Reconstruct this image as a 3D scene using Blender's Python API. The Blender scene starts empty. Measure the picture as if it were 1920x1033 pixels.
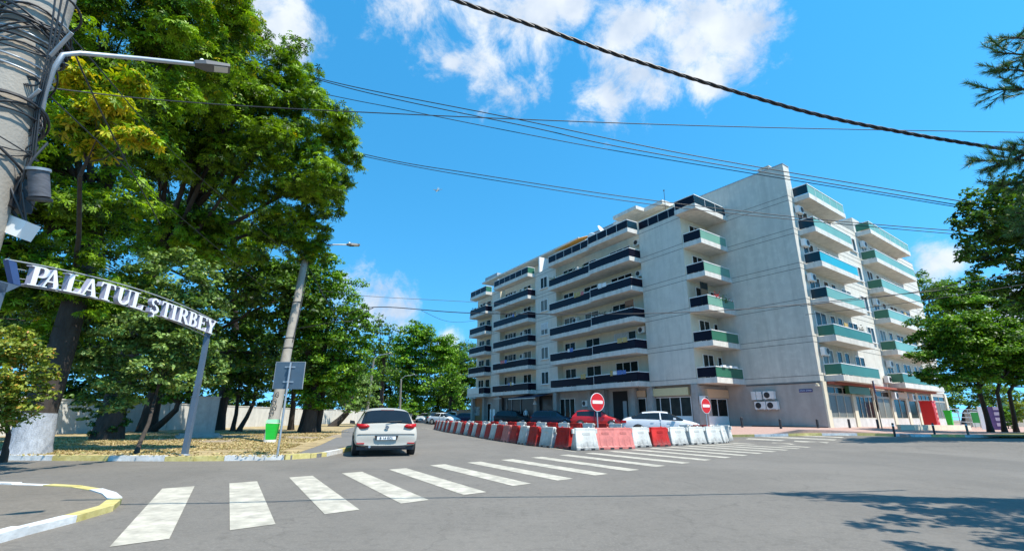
import bpy, bmesh, math, random
import numpy as np
from mathutils import Vector, Matrix, Quaternion
random.seed(7); RNG = np.random.default_rng(11)
SC = bpy.context.scene; COL = SC.collection; PI = math.pi

# ------------------------------------------------------------ camera maths
F = 888.0; PITCH = math.radians(16.6); ROLL = math.radians(.35); EYE = 1.25
cf = np.array([0, math.cos(PITCH), math.sin(PITCH)]); cr0 = np.array([1., 0, 0]); cu0 = np.cross(cr0, cf)
cr = math.cos(ROLL)*cr0+math.sin(ROLL)*cu0; cu = -math.sin(ROLL)*cr0+math.cos(ROLL)*cu0
CO = np.array([0, 0, EYE])
def ray(x, y): return cf+(x-960)/F*cr-(y-516.5)/F*cu
def at(x, y, d): return CO+ray(x, y)*d                      # point at camera depth d
def atz(x, y, z): r = ray(x, y); return CO+r*(z-EYE)/r[2]
def onplane(x, y, p, n):
    r = ray(x, y); n = np.array([n[0], n[1], 0.]); p = np.array([p[0], p[1], 0.])
    return CO+r*(((p-CO)@n)/(r@n))
# building frame: origin at its street corner, +a runs left and away, +b runs right and away
CN = np.array([21.88, 34.22]); ANG = math.radians(35.8); ANG1 = math.radians(35.8-3.83)
A2 = np.array([-math.sin(ANG), math.cos(ANG)]); B2 = np.array([math.cos(ANG), math.sin(ANG)])
A1 = np.array([-math.sin(ANG1), math.cos(ANG1)]); B1 = np.array([math.cos(ANG1), math.sin(ANG1)])
E1 = CN+7.2*A2-3.95*B2
def sst(t): t = min(1., max(0., t)); return t*t*(3-2*t)
def gz(x, y):
    b = (x-CN[0])*B2[0]+(y-CN[1])*B2[1]
    return .33*sst((b+13)/8)
def gnd(x, y, lift=0.):
    z = 0.
    for _ in range(12):
        p = atz(x, y, z+lift); z = gz(p[0], p[1])
    return np.array([p[0], p[1], z+lift])

# ------------------------------------------------------------ materials
def mat(name, col, rough=.7, var=.10, scale=4., bump=0., bscale=30., metal=0., spec=.5, col2=None, trans=0., coat=0., stretch=None, dirt=0.):
    m = bpy.data.materials.new(name); m.use_nodes = True; nt = m.node_tree; N = nt.nodes; L = nt.links
    p = N['Principled BSDF']; p.inputs['Roughness'].default_value = rough; p.inputs['Metallic'].default_value = metal
    p.inputs['Specular IOR Level'].default_value = spec
    if coat: p.inputs['Coat Weight'].default_value = coat; p.inputs['Coat Roughness'].default_value = .05
    tc = N.new('ShaderNodeTexCoord'); mp = N.new('ShaderNodeMapping'); L.new(tc.outputs['Object'], mp.inputs[0])
    if stretch: mp.inputs['Scale'].default_value = stretch
    n = N.new('ShaderNodeTexNoise'); n.inputs['Scale'].default_value = scale; n.inputs['Detail'].default_value = 6; n.inputs['Roughness'].default_value = .6
    L.new(mp.outputs[0], n.inputs['Vector'])
    r = N.new('ShaderNodeValToRGB'); r.color_ramp.elements[0].position = .3; r.color_ramp.elements[1].position = .7
    c = np.array(col[:3]); c2 = np.array(col2) if col2 is not None else np.clip(c*(1+var), 0, 1)
    r.color_ramp.elements[0].color = (*np.clip(c*(1-var), 0, 1), 1); r.color_ramp.elements[1].color = (*c2, 1)
    L.new(n.outputs['Fac'], r.inputs[0]); out = r.outputs[0]
    if dirt:
        n2 = N.new('ShaderNodeTexNoise'); n2.inputs['Scale'].default_value = .9; n2.inputs['Detail'].default_value = 8
        m2 = N.new('ShaderNodeMapping'); m2.inputs['Scale'].default_value = (2.2, 2.2, .35); L.new(tc.outputs['Object'], m2.inputs[0]); L.new(m2.outputs[0], n2.inputs['Vector'])
        r2 = N.new('ShaderNodeMapRange'); r2.inputs[1].default_value = .42; r2.inputs[2].default_value = .75; r2.inputs[3].default_value = 0; r2.inputs[4].default_value = dirt
        L.new(n2.outputs['Fac'], r2.inputs[0]); mx = N.new('ShaderNodeMix'); mx.data_type = 'RGBA'; L.new(r2.outputs[0], mx.inputs['Factor'])
        L.new(out, mx.inputs['A']); mx.inputs['B'].default_value = (*(c*.5), 1); out = mx.outputs['Result']
    L.new(out, p.inputs['Base Color'])
    if bump:
        n3 = N.new('ShaderNodeTexNoise'); n3.inputs['Scale'].default_value = bscale; n3.inputs['Detail'].default_value = 4; L.new(tc.outputs['Object'], n3.inputs['Vector'])
        b = N.new('ShaderNodeBump'); b.inputs['Strength'].default_value = bump; b.inputs['Distance'].default_value = .02
        L.new(n3.outputs['Fac'], b.inputs['Height']); L.new(b.outputs[0], p.inputs['Normal'])
    if trans: p.inputs['Transmission Weight'].default_value = trans
    return m
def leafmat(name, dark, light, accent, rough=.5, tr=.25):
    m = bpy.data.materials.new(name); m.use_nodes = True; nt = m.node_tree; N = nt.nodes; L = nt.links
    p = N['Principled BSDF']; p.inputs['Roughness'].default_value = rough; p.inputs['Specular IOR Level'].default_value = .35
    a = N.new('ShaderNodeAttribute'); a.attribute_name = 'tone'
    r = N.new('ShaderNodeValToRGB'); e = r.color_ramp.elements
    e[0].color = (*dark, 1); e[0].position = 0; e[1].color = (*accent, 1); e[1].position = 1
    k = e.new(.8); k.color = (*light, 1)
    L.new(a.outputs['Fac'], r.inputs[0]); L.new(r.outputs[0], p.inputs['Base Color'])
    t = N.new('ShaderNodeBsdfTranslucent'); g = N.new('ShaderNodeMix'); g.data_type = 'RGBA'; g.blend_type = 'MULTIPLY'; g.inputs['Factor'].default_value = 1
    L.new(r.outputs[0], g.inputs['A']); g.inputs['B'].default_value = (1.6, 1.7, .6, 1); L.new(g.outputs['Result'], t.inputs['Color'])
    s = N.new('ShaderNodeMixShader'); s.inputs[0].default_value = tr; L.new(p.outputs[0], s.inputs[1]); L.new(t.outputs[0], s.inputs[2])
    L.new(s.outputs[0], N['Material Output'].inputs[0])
    return m

# ------------------------------------------------------------ mesh builder
class MB:
    def __init__(s, T=None): s.v = []; s.f = []; s.mi = []; s.T = T; s.cur = 0; s.sm = []
    def add(s, vs, fs, smooth=False):
        o = len(s.v)
        for p in vs:
            p = Vector(p)
            s.v.append(tuple(s.T @ p) if s.T else tuple(p))
        for f in fs: s.f.append([i+o for i in f]); s.mi.append(s.cur); s.sm.append(smooth)
        return s
    def box(s, x0, x1, y0, y1, z0, z1):
        return s.add([(x0,y0,z0),(x1,y0,z0),(x1,y1,z0),(x0,y1,z0),(x0,y0,z1),(x1,y0,z1),(x1,y1,z1),(x0,y1,z1)],
                     [(0,3,2,1),(4,5,6,7),(0,1,5,4),(1,2,6,5),(2,3,7,6),(3,0,4,7)])
    def cbox(s, x, y, z, dx, dy, dz): return s.box(x-dx/2, x+dx/2, y-dy/2, y+dy/2, z-dz/2, z+dz/2)
    def prism(s, poly, z0, z1):
        n = len(poly)
        ar = sum(poly[i][0]*poly[(i+1) % n][1]-poly[(i+1) % n][0]*poly[i][1] for i in range(n))
        if ar < 0: poly = poly[::-1]
        vs = [(p[0], p[1], z0) for p in poly]+[(p[0], p[1], z1) for p in poly]
        return s.add(vs, [tuple(range(n))[::-1], tuple(range(n, 2*n))]+[(i, (i+1) % n, n+(i+1) % n, n+i) for i in range(n)])
    def hprism(s, quad, t):          # polygon in 3-D extruded by vector t
        n = len(quad); t = Vector(t); q = [Vector(p) for p in quad]
        return s.add(q+[p+t for p in q], [tuple(range(n))[::-1], tuple(range(n, 2*n))]+[(i, (i+1) % n, n+(i+1) % n, n+i) for i in range(n)])
    def tube(s, pts, r, n=8, cap=True):
        pts = [Vector(p) for p in pts]; m = len(pts)
        if not hasattr(r, '__len__'): r = [r]*m
        vs = []; prev = None
        for i, p in enumerate(pts):
            d = (pts[min(i+1, m-1)]-pts[max(i-1, 0)]).normalized()
            if prev is None: u = d.orthogonal().normalized()
            else: u = (prev-d*prev.dot(d)); u = u.normalized() if u.length > 1e-6 else d.orthogonal().normalized()
            prev = u; w = d.cross(u)
            for k in range(n):
                a = 2*PI*k/n; vs.append(p+(u*math.cos(a)+w*math.sin(a))*r[i])
        fs = [(i*n+k, i*n+(k+1) % n, (i+1)*n+(k+1) % n, (i+1)*n+k) for i in range(m-1) for k in range(n)]
        s.add(vs, fs, True)
        if cap: s.add(vs[:n], [tuple(range(n))[::-1]]); s.add(vs[-n:], [tuple(range(n))])
        return s
    def lathe(s, prof, c=(0,0,0), axis='z', n=16):
        vs = []
        for r, h in prof:
            for k in range(n):
                a = 2*PI*k/n; q = (r*math.cos(a), r*math.sin(a), h)
                if axis == 'y': q = (q[0], q[2], q[1])
                if axis == 'x': q = (q[2], q[0], q[1])
                vs.append((c[0]+q[0], c[1]+q[1], c[2]+q[2]))
        m = len(prof)
        fs = [(i*n+k, i*n+(k+1) % n, (i+1)*n+(k+1) % n, (i+1)*n+k) for i in range(m-1) for k in range(n)]
        s.add(vs, fs, True); s.add(vs[:n], [tuple(range(n))[::-1]]); s.add(vs[-n:], [tuple(range(n))])
        return s
    def build(s, name, m, parent=None, recalc=True):
        me = bpy.data.meshes.new(name); me.from_pydata(s.v, [], s.f)
        for x in (m if isinstance(m, (list, tuple)) else [m]): me.materials.append(x)
        me.polygons.foreach_set('material_index', s.mi); me.polygons.foreach_set('use_smooth', s.sm)
        if recalc:
            bm = bmesh.new(); bm.from_mesh(me); bmesh.ops.recalc_face_normals(bm, faces=bm.faces); bm.to_mesh(me); bm.free()
        o = bpy.data.objects.new(name, me); COL.objects.link(o)
        if parent: o.parent = parent
        return o
def tag(o, label, cat, group=None, kind=None):
    if label: o['label'] = label
    if cat: o['category'] = cat
    if group: o['group'] = group
    if kind: o['kind'] = kind
    return o
def struct(o): o['kind'] = 'structure'; return o
def thing(name, label, cat, loc=(0,0,0), rz=0., group=None):
    o = bpy.data.objects.new(name, None); COL.objects.link(o); o.location = [float(c) for c in loc]; o.rotation_euler = (0, 0, rz)
    o.empty_display_size = .3; return tag(o, label, cat, group)
def kids(o): return [c for c in list(COL.objects) if c.parent == o]
KC = {}
def dup(root, loc, rz, label=None):
    def cp(o, par):
        c = o.copy(); COL.objects.link(c); c.parent = par
        for ch in KC.setdefault(o.name, kids(o)): cp(ch, c)
        return c
    r = cp(root, None); r.location = [float(c) for c in loc]; r.rotation_euler = (0, 0, rz)
    if label: r['label'] = label
    return r
ORD = ['first','second','third','fourth','fifth','sixth','seventh','eighth','ninth','tenth','eleventh','twelfth','thirteenth','fourteenth','fifteenth','sixteenth','seventeenth','eighteenth','nineteenth','twentieth','twenty-first','twenty-second','twenty-third','twenty-fourth','twenty-fifth','twenty-sixth','twenty-seventh','twenty-eighth','twenty-ninth','thirtieth']

# ------------------------------------------------------------ camera, light, world
cam = bpy.data.cameras.new('camera'); co = bpy.data.objects.new('camera', cam); COL.objects.link(co)
cam.sensor_width = 36; cam.lens = 36*F/1920; cam.clip_start = .05; cam.clip_end = 6000
M3 = Matrix([[cr[0], cu[0], -cf[0]], [cr[1], cu[1], -cf[1]], [cr[2], cu[2], -cf[2]]])
co.matrix_world = Matrix.Translation(Vector(CO)) @ M3.to_4x4(); SC.camera = co
SUN_EL = math.radians(60); SD = Vector((.81, -.587, 0)).normalized()*math.cos(SUN_EL)+Vector((0, 0, math.sin(SUN_EL)))
sl = bpy.data.lights.new('sun', 'SUN'); sl.energy = 4.8; sl.angle = math.radians(.5); sl.color = (1, .945, .84)
so = bpy.data.objects.new('sun', sl); COL.objects.link(so); so.rotation_euler = SD.to_track_quat('Z', 'Y').to_euler(); so.location = (20, -20, 40)
W = bpy.data.worlds.new('World'); SC.world = W; W.use_nodes = True; nt = W.node_tree; N = nt.nodes; L = nt.links
bg = N['Background']; bg.inputs["Strength"].default_value = .15
sky = N.new('ShaderNodeTexSky'); sky.sky_type = 'NISHITA'; sky.sun_disc = False; sky.sun_elevation = SUN_EL; sky.sun_rotation = math.atan2(SD.x, SD.y)
sky.air_density = 1.0; sky.dust_density = .0; sky.ozone_density = 2.5
hs = N.new('ShaderNodeHueSaturation'); hs.inputs['Saturation'].default_value = 1.32; hs.inputs['Hue'].default_value = .482; hs.inputs['Value'].default_value = 1.42; L.new(sky.outputs[0], hs.inputs['Color'])
tcs = N.new('ShaderNodeTexCoord'); vm = N.new('ShaderNodeVectorMath'); vm.operation = 'MULTIPLY_ADD'; vm.inputs[1].default_value = (1, 1, 1.05); vm.inputs[2].default_value = (0, 0, .24); L.new(tcs.outputs['Generated'], vm.inputs[0]); vn = N.new('ShaderNodeVectorMath'); vn.operation = 'NORMALIZE'; L.new(vm.outputs[0], vn.inputs[0]); L.new(vn.outputs[0], sky.inputs['Vector'])
tc = N.new('ShaderNodeTexCoord')
nz = N.new('ShaderNodeTexNoise'); nz.inputs['Scale'].default_value = 9.5; nz.inputs['Detail'].default_value = 12; nz.inputs['Roughness'].default_value = .66; nz.inputs['Distortion'].default_value = .25
L.new(tc.outputs['Generated'], nz.inputs['Vector'])
blobs = [(800,-10,.17),(900,20,.15),(960,60,.15),(930,110,.13),(960,165,.09),(1010,20,.09),(1075,5,.08),(1180,60,.13),(1250,40,.14),(1330,30,.15),(1390,60,.11),(1290,90,.12),(1200,130,.13),(1140,190,.09),(1230,160,.10),(1320,150,.07),
         (470,10,.12),(530,50,.11),(560,90,.06),(695,572,.115),(745,580,.085),(1745,492,.07),(1775,485,.05),(850,120,.04),(848,640,.05),(1800,560,.05),(1905,560,.09)]
acc = None
for bx, by, br in blobs:
    d = ray(bx, by); d = d/np.linalg.norm(d)
    dn = N.new('ShaderNodeVectorMath'); dn.operation = 'DISTANCE'; L.new(tc.outputs['Generated'], dn.inputs[0]); dn.inputs[1].default_value = d
    mr = N.new('ShaderNodeMapRange'); mr.inputs[1].default_value = 0; mr.inputs[2].default_value = br; mr.inputs[3].default_value = 1; mr.inputs[4].default_value = 0; L.new(dn.outputs['Value'], mr.inputs[0])
    if acc is None: acc = mr.outputs[0]
    else:
        mm = N.new('ShaderNodeMath'); mm.operation = 'MAXIMUM'; L.new(acc, mm.inputs[0]); L.new(mr.outputs[0], mm.inputs[1]); acc = mm.outputs[0]
ma = N.new('ShaderNodeMath'); ma.operation = 'MULTIPLY_ADD'; L.new(nz.outputs['Fac'], ma.inputs[0]); ma.inputs[1].default_value = 3.0; mb_ = N.new('ShaderNodeMath'); mb_.operation = 'MULTIPLY_ADD'; L.new(acc, mb_.inputs[0]); mb_.inputs[1].default_value = 1.15; mb_.inputs[2].default_value = -1.38; L.new(mb_.outputs[0], ma.inputs[2])
mr = N.new('ShaderNodeMapRange'); mr.interpolation_type = 'SMOOTHSTEP'; mr.inputs[1].default_value = .45; mr.inputs[2].default_value = 1.25; L.new(ma.outputs[0], mr.inputs[0])
pw = N.new('ShaderNodeMath'); pw.operation = 'MULTIPLY'; L.new(mr.outputs[0], pw.inputs[0]); pw.inputs[1].default_value = .93
gt = N.new('ShaderNodeMath'); gt.operation = 'GREATER_THAN'; L.new(acc, gt.inputs[0]); gt.inputs[1].default_value = .005
p2 = N.new('ShaderNodeMath'); p2.operation = 'MULTIPLY'; L.new(pw.outputs[0], p2.inputs[0]); L.new(gt.outputs[0], p2.inputs[1])
nz2 = N.new('ShaderNodeTexNoise'); nz2.inputs['Scale'].default_value = 9; nz2.inputs['Detail'].default_value = 5; L.new(tc.outputs['Generated'], nz2.inputs['Vector'])
cr_ = N.new('ShaderNodeValToRGB'); cr_.color_ramp.elements[0].position = .35; cr_.color_ramp.elements[1].position = .6
cr_.color_ramp.elements[0].color = (.55, .66, .82, 1); cr_.color_ramp.elements[1].color = (.9, .95, 1, 1); L.new(nz2.outputs['Fac'], cr_.inputs[0])
cs = N.new('ShaderNodeVectorMath'); cs.operation = 'SCALE'; L.new(cr_.outputs[0], cs.inputs[0]); cs.inputs['Scale'].default_value = 4.8
mx = N.new('ShaderNodeMix'); mx.data_type = 'RGBA'; L.new(p2.outputs[0], mx.inputs['Factor']); L.new(hs.outputs[0], mx.inputs['A']); L.new(cs.outputs[0], mx.inputs['B'])
L.new(mx.outputs['Result'], bg.inputs['Color'])
SC.view_settings.view_transform = 'Standard'; SC.view_settings.look = 'None'; SC.view_settings.exposure = .6; SC.view_settings.gamma = 1
SC.cycles.max_bounces = 6; SC.cycles.transparent_max_bounces = 8
# ------------------------------------------------------------ shared materials
def asphalt(name, base, patch):
    m = mat(name, base, .88, .10, 1.2, .35, 180.)
    nt = m.node_tree; N = nt.nodes; L = nt.links; p = N['Principled BSDF']; src = p.inputs['Base Color'].links[0].from_socket
    tc = N.new('ShaderNodeTexCoord')
    def noise(sc, det, mp=None, dist=0.):
        n = N.new('ShaderNodeTexNoise'); n.inputs['Scale'].default_value = sc; n.inputs['Detail'].default_value = det; n.inputs['Distortion'].default_value = dist
        if mp:
            k = N.new('ShaderNodeMapping'); k.inputs['Scale'].default_value = mp[0]; k.inputs['Rotation'].default_value = (0, 0, mp[1]); L.new(tc.outputs['Object'], k.inputs[0]); L.new(k.outputs[0], n.inputs['Vector'])
        else: L.new(tc.outputs['Object'], n.inputs['Vector'])
        return n.outputs['Fac']
    def layer(fac, lo, hi, amt, col):
        global _
        r = N.new('ShaderNodeMapRange'); r.inputs[1].default_value = lo; r.inputs[2].default_value = hi; r.inputs[4].default_value = amt; L.new(fac, r.inputs[0])
        x = N.new('ShaderNodeMix'); x.data_type = 'RGBA'; L.new(r.outputs[0], x.inputs['Factor']); L.new(layer.src, x.inputs['A']); x.inputs['B'].default_value = (*col, 1); layer.src = x.outputs['Result']
    layer.src = src; b = np.array(base)
    layer(noise(220, 3), .5, .75, .5, tuple(b*1.6))                    # light aggregate
    layer(noise(260, 2), .58, .8, .5, tuple(b*.45))
    layer(noise(35, 6), .48, .70, .75, tuple(b*1.45)); layer(noise(9, 8), .5, .68, .5, tuple(b*.7)); layer(noise(2.2, 9), .6, .75, .4, tuple(b*.55))
    layer(noise(.35, 5, ((1, .18, 1), -.95), .3), .45, .7, .5, tuple(b*.72))    # tyre-worn bands
    layer(noise(.22, 6, None, 1.0), .5, .62, .35, tuple(b*patch))           # dusty patches
    v = N.new('ShaderNodeTexVoronoi'); v.feature = 'DISTANCE_TO_EDGE'; v.inputs['Scale'].default_value = .3
    nn = N.new('ShaderNodeTexNoise'); nn.inputs['Scale'].default_value = 1.3; nn.inputs['Detail'].default_value = 6; L.new(tc.outputs['Object'], nn.inputs['Vector'])
    av = N.new('ShaderNodeVectorMath'); av.operation = 'MULTIPLY_ADD'; L.new(nn.outputs['Color'], av.inputs[0]); av.inputs[1].default_value = (1.2, 1.2, 0); L.new(tc.outputs['Object'], av.inputs[2]); L.new(av.outputs[0], v.inputs['Vector'])
    r = N.new('ShaderNodeMapRange'); r.inputs[1].default_value = .002; r.inputs[2].default_value = .006; r.inputs[3].default_value = .22; r.inputs[4].default_value = 0; L.new(v.outputs['Distance'], r.inputs[0])
    x = N.new('ShaderNodeMix'); x.data_type = 'RGBA'; L.new(r.outputs[0], x.inputs['Factor']); L.new(layer.src, x.inputs['A']); x.inputs['B'].default_value = (*(b*.35), 1)
    L.new(x.outputs['Result'], p.inputs['Base Color']); return m
def streaks(m, base, k=.6, lt=1.18):
    nt = m.node_tree; N = nt.nodes; L = nt.links; p = N['Principled BSDF']; b = np.array(base); tc = N.new('ShaderNodeTexCoord')
    for sc, st, lo, hi, amt, c in ((2.4, (1, 1, 1), .54, .64, .5, b*lt), (14, (1, 1, .8), .62, .72, .4, b*1.35), (.8, (2.5, 2.5, .10), .5, .72, k, b*.66), (3.0, (3, 3, .06), .56, .75, k*.8, b*.55), (.35, (1, 1, 1), .45, .7, .4, b*np.array([.88, .91, .96]))):
        mp = N.new('ShaderNodeMapping'); mp.inputs['Scale'].default_value = st; L.new(tc.outputs['Object'], mp.inputs[0]); n = N.new('ShaderNodeTexNoise'); n.inputs['Scale'].default_value = sc; n.inputs['Detail'].default_value = 8; L.new(mp.outputs[0], n.inputs['Vector'])
        r = N.new('ShaderNodeMapRange'); r.inputs[1].default_value = lo; r.inputs[2].default_value = hi; r.inputs[4].default_value = amt; L.new(n.outputs['Fac'], r.inputs[0])
        x = N.new('ShaderNodeMix'); x.data_type = 'RGBA'; src = p.inputs['Base Color'].links[0].from_socket; L.new(r.outputs[0], x.inputs['Factor']); L.new(src, x.inputs['A']); x.inputs['B'].default_value = (*np.clip(c, 0, 1), 1); L.new(x.outputs['Result'], p.inputs['Base Color'])
    return m
mASP = asphalt('asphalt', (.158, .141, .120), 1.3)
mPATH = asphalt('path_asphalt', (.155, .148, .140), 1.15)
mEARTH = mat('dry_earth', (.22, .16, .09), .95, .3, 2., .5, 60, col2=(.34, .25, .13))
mSTRAW = mat('straw_lawn', (.30, .215, .11), .95, .3, 1.5, .8, 90, col2=(.52, .40, .20))
mPAVER = mat('paver', (.42, .27, .22), .85, .12, 6, .2, 60)
mCONC = mat('concrete', (.36, .345, .315), .85, .14, 3, .3, 60, dirt=.35)
mKY = mat('kerb_yellow', (.58, .47, .13), .8, .25, 7, .3, 40, col2=(.66, .56, .24), dirt=.3)
mKW = mat('kerb_white', (.62, .62, .60), .8, .2, 7, .3, 40, dirt=.3)
mPAINT = mat('road_paint', (.47, .43, .35), .8, .3, 5, .2, 120, dirt=.55)
mWALLW = mat('wall_whitewash', (.62, .60, .55), .9, .10, 2, .2, 30, dirt=.3)
mFAC = mat('stucco', (.62, .58, .50), .9, .08, 1.4, .25, 50, dirt=.18)
mCREAM = mat('cream_plaster', (.66, .60, .46), .9, .06, 2., .2, 50, dirt=.2)
mFASC = mat('slab_edge', (.64, .61, .55), .9, .08, 3, .2, 40, dirt=.45)
mGABLE = mat('gable_stucco', (.585, .55, .475), .9, .08, 1.2, .3, 70, dirt=.25)
streaks(mGABLE, (.585, .55, .475), .34, 1.1); streaks(mFAC, (.62, .58, .50), .34, 1.06); streaks(mFASC, (.64, .61, .55), .6, 1.05); streaks(mCONC, (.36, .345, .315), .5)
mJOINT = mat('joint_dark_grey', (.16, .16, .15), .9)  # plain dark colour of the render joints
mNAVY = mat('navy_glass', (.006, .006, .016), .35, .2, .6, spec=.15)
mGREEN = mat('green_glass', (.16, .34, .26), .35, .12, .7, spec=.5)
mGREEND = mat('dark_green_glass', (.035, .15, .09), .35, .12, .7, spec=.5)
mTURQ = mat('turquoise_glass', (.02, .34, .42), .35, .1, .7)
mTEAL = mat('teal_glass', (.008, .03, .045), .25, .1, .7, spec=.3)  # shaded tone of the green balcony glass, also used at terrace level
mRAIL = mat('handrail_white', (.78, .77, .74), .5, .05)
mFRAME = mat('window_frame_white', (.80, .79, .76), .5, .05)
mFRAMEB = mat('window_frame_brown', (.16, .09, .05), .5, .1)
mPANE = mat('window_pane', (.009, .013, .013), .14, .5, .8, spec=.12)
mCURT = mat('curtain_pane', (.15, .16, .145), .3, .4, 9, spec=.12, stretch=(1, 1, .05))
mSHUT = mat('roller_shutter', (.62, .62, .60), .6, .05)
mAC = mat('ac_casing', (.74, .73, .70), .55, .05, 3, dirt=.3)
mBLACK = mat('black_plastic', (.018, .018, .02), .5, .2)
mDARK = mat('dark_metal', (.05, .052, .055), .45, .2, metal=.3)
mSTEEL = mat('galvanised_steel', (.42, .44, .46), .45, .12, 6, metal=.6)
mRED = mat('red_paint', (.56, .006, .006), .4, .06)
mREDP = mat('red_plastic', (.46, .013, .010), .55, .25, 2.5, col2=(.60, .03, .02), dirt=.5, spec=.3)
mWHP = mat('white_plastic', (.63, .61, .55), .5, .14, 3, dirt=.65)
streaks(mWHP, (.62, .61, .57), .5, 1.08); streaks(mREDP, (.46, .013, .010), .4, 1.3)
def grime(m, h, col=(.09, .08, .07)):
    nt = m.node_tree; N = nt.nodes; L = nt.links; p = N['Principled BSDF']; tc = N.new('ShaderNodeTexCoord'); sx = N.new('ShaderNodeSeparateXYZ'); L.new(tc.outputs['Object'], sx.inputs[0]); n = N.new('ShaderNodeTexNoise'); n.inputs['Scale'].default_value = 7; n.inputs['Detail'].default_value = 7; L.new(tc.outputs['Object'], n.inputs['Vector'])
    a = N.new('ShaderNodeMath'); a.operation = 'MULTIPLY_ADD'; L.new(n.outputs['Fac'], a.inputs[0]); a.inputs[1].default_value = -h*1.6; L.new(sx.outputs['Z'], a.inputs[2])
    r = N.new('ShaderNodeMapRange'); r.inputs[1].default_value = -h*.9; r.inputs[2].default_value = h*.25; r.inputs[3].default_value = .75; r.inputs[4].default_value = 0; L.new(a.outputs[0], r.inputs[0])
    x = N.new('ShaderNodeMix'); x.data_type = 'RGBA'; src = p.inputs['Base Color'].links[0].from_socket; L.new(r.outputs[0], x.inputs['Factor']); L.new(src, x.inputs['A']); x.inputs['B'].default_value = (*col, 1); L.new(x.outputs['Result'], p.inputs['Base Color'])
grime(mWHP, .34); grime(mREDP, .3)
mPINK = mat('faded_pink_plastic', (.56, .17, .14), .5, .25, 4, dirt=.25)
mBLUE = mat('blue_enamel', (.02, .03, .16), .4, .1)
mWHITE = mat('white_paint', (.82, .82, .80), .45, .03)
mORANGE = mat('orange_awning', (.80, .38, .06), .8, .1, 2)
mGREY = mat('grey_paint', (.30, .32, .33), .6, .08)

# ------------------------------------------------------------ ground and road
def sheet(name, m, xs, ys, lift):
    mb = MB(); nx = len(xs)
    vs = [(x, y, gz(x, y)+lift) for y in ys for x in xs]
    fs = [(j*nx+i, j*nx+i+1, (j+1)*nx+i+1, (j+1)*nx+i) for j in range(len(ys)-1) for i in range(nx-1)]
    mb.add(vs, fs, True); return struct(mb.build(name, m))
gx = [-900, -400, -200, -120]+list(np.arange(-80, 121, 2.))+[150, 220, 400, 900]
gy = [-200, -60, -20]+list(np.arange(-10, 111, 2.))+[130, 180, 300, 600, 1500]
sheet('ground', mEARTH, gx, gy, -.012)
rx = list(np.arange(-80, 121, 2.)); ry = list(np.arange(-10, 111, 2.))
sheet('road', mASP, rx, ry, 0.)
def patch(name, m, poly, lift, skirt=.2, step=2.):
    bm = bmesh.new(); vs = [bm.verts.new((p[0], p[1], 0)) for p in poly]; f = bm.faces.new(vs); f.normal_update()
    if f.normal.z < 0: f.normal_flip()
    bmesh.ops.triangulate(bm, faces=bm.faces[:])
    for _ in range(5):
        es = [e for e in bm.edges if e.calc_length() > step*1.5]
        if not es: break
        bmesh.ops.subdivide_edges(bm, edges=es, cuts=1); bmesh.ops.triangulate(bm, faces=bm.faces[:])
    for v in bm.verts:
        l = lift(v.co.x, v.co.y) if callable(lift) else lift
        v.co.z = gz(v.co.x, v.co.y)+l
    be = [e for e in bm.edges if e.is_boundary]
    r = bmesh.ops.extrude_edge_only(bm, edges=be)
    for v in [g for g in r['geom'] if isinstance(g, bmesh.types.BMVert)]: v.co.z -= skirt
    me = bpy.data.meshes.new(name); bm.to_mesh(me); bm.free(); me.materials.append(m)
    o = bpy.data.objects.new(name, me); COL.objects.link(o); return struct(o)
def G2(x, y, l=0.): return tuple(gnd(x, y, l)[:2])
LK = [(-30, 13.6), (-22, 13.8)]+[G2(*p) for p in [(0, 862), (120, 863), (345, 864), (450, 863), (545, 861), (600, 857), (636, 849)]]+[(-6.05, 19.2), (-6.6, 21.5), (-7.6, 25), (-9.0, 30.2), (-11.2, 38), (-14, 48), (-17.5, 60), (-21, 72), (-24, 84)]
patch('sidewalk', mPATH, LK+[(-60, 84), (-60, 13.6)], .12)
LW = [(-30, 13.95), (-22, 14.05)]+[(p[0], p[1]+.2) for p in LK[2:6]]+[(LK[6][0]-.25, LK[6][1]+.15), G2(556, 849, .13)]+[G2(600, 834, .13), G2(640, 815, .13), (-13.6, 40), (-17, 54), (-21, 68), (-25, 80)]
patch('lawn', mSTRAW, LW+[(-26.6, 80), (-26.6, 40), (-26.6, 14)], .128, .02)
mDIRT = mat('dirt_track', (.30, .24, .17), .95, .2, 3, .4, 60)
patch('footpath', mDIRT, [G2(300, 832, .13), G2(420, 828, .13), (-10.9, 24.5), (-9.3, 27.5), (-10.6, 31), (-13.5, 29), (-17, 29.2), (-20, 27.6)], .134, .01)
def kerb(name, pts, lift, w=.16, h=.13, seg=1.55, first=0, inset=0.):
    P = [np.array(p[:2]) for p in pts]; out = [P[0]]; d = [np.linalg.norm(P[i+1]-P[i]) for i in range(len(P)-1)]
    T = sum(d); n = max(1, int(T/(seg/2))); q = []
    for k in range(n+1):
        s = T*k/n; i = 0
        while i < len(d)-1 and s > d[i]: s -= d[i]; i += 1
        q.append(P[i]+(P[i+1]-P[i])*min(1, s/d[i]))
    mb = MB(); rr = random.Random(5)
    for k in range(n):
        a, b = q[k], q[k+1]; t = (b-a)/np.linalg.norm(b-a); nn = np.array([-t[1], t[0]])*w; a = a-nn*.5; b = b-nn*.5
        a = a+t*.004; b = b-t*.004 if k % 2 else b
        mb.cur = ((k//2)+first) % 2; j = rr.uniform(-.012, .012); za = gz(*a)+lift; zb = gz(*b)+lift
        mb.hprism([(a[0], a[1], za), (b[0], b[1], zb), (b[0]+nn[0], b[1]+nn[1], zb), (a[0]+nn[0], a[1]+nn[1], za)], (0, 0, h+j))
    o = mb.build(name, [mKY, mKW]); return struct(o)
kerb('kerb', LK[2:], .0, first=1, h=.135)
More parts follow.
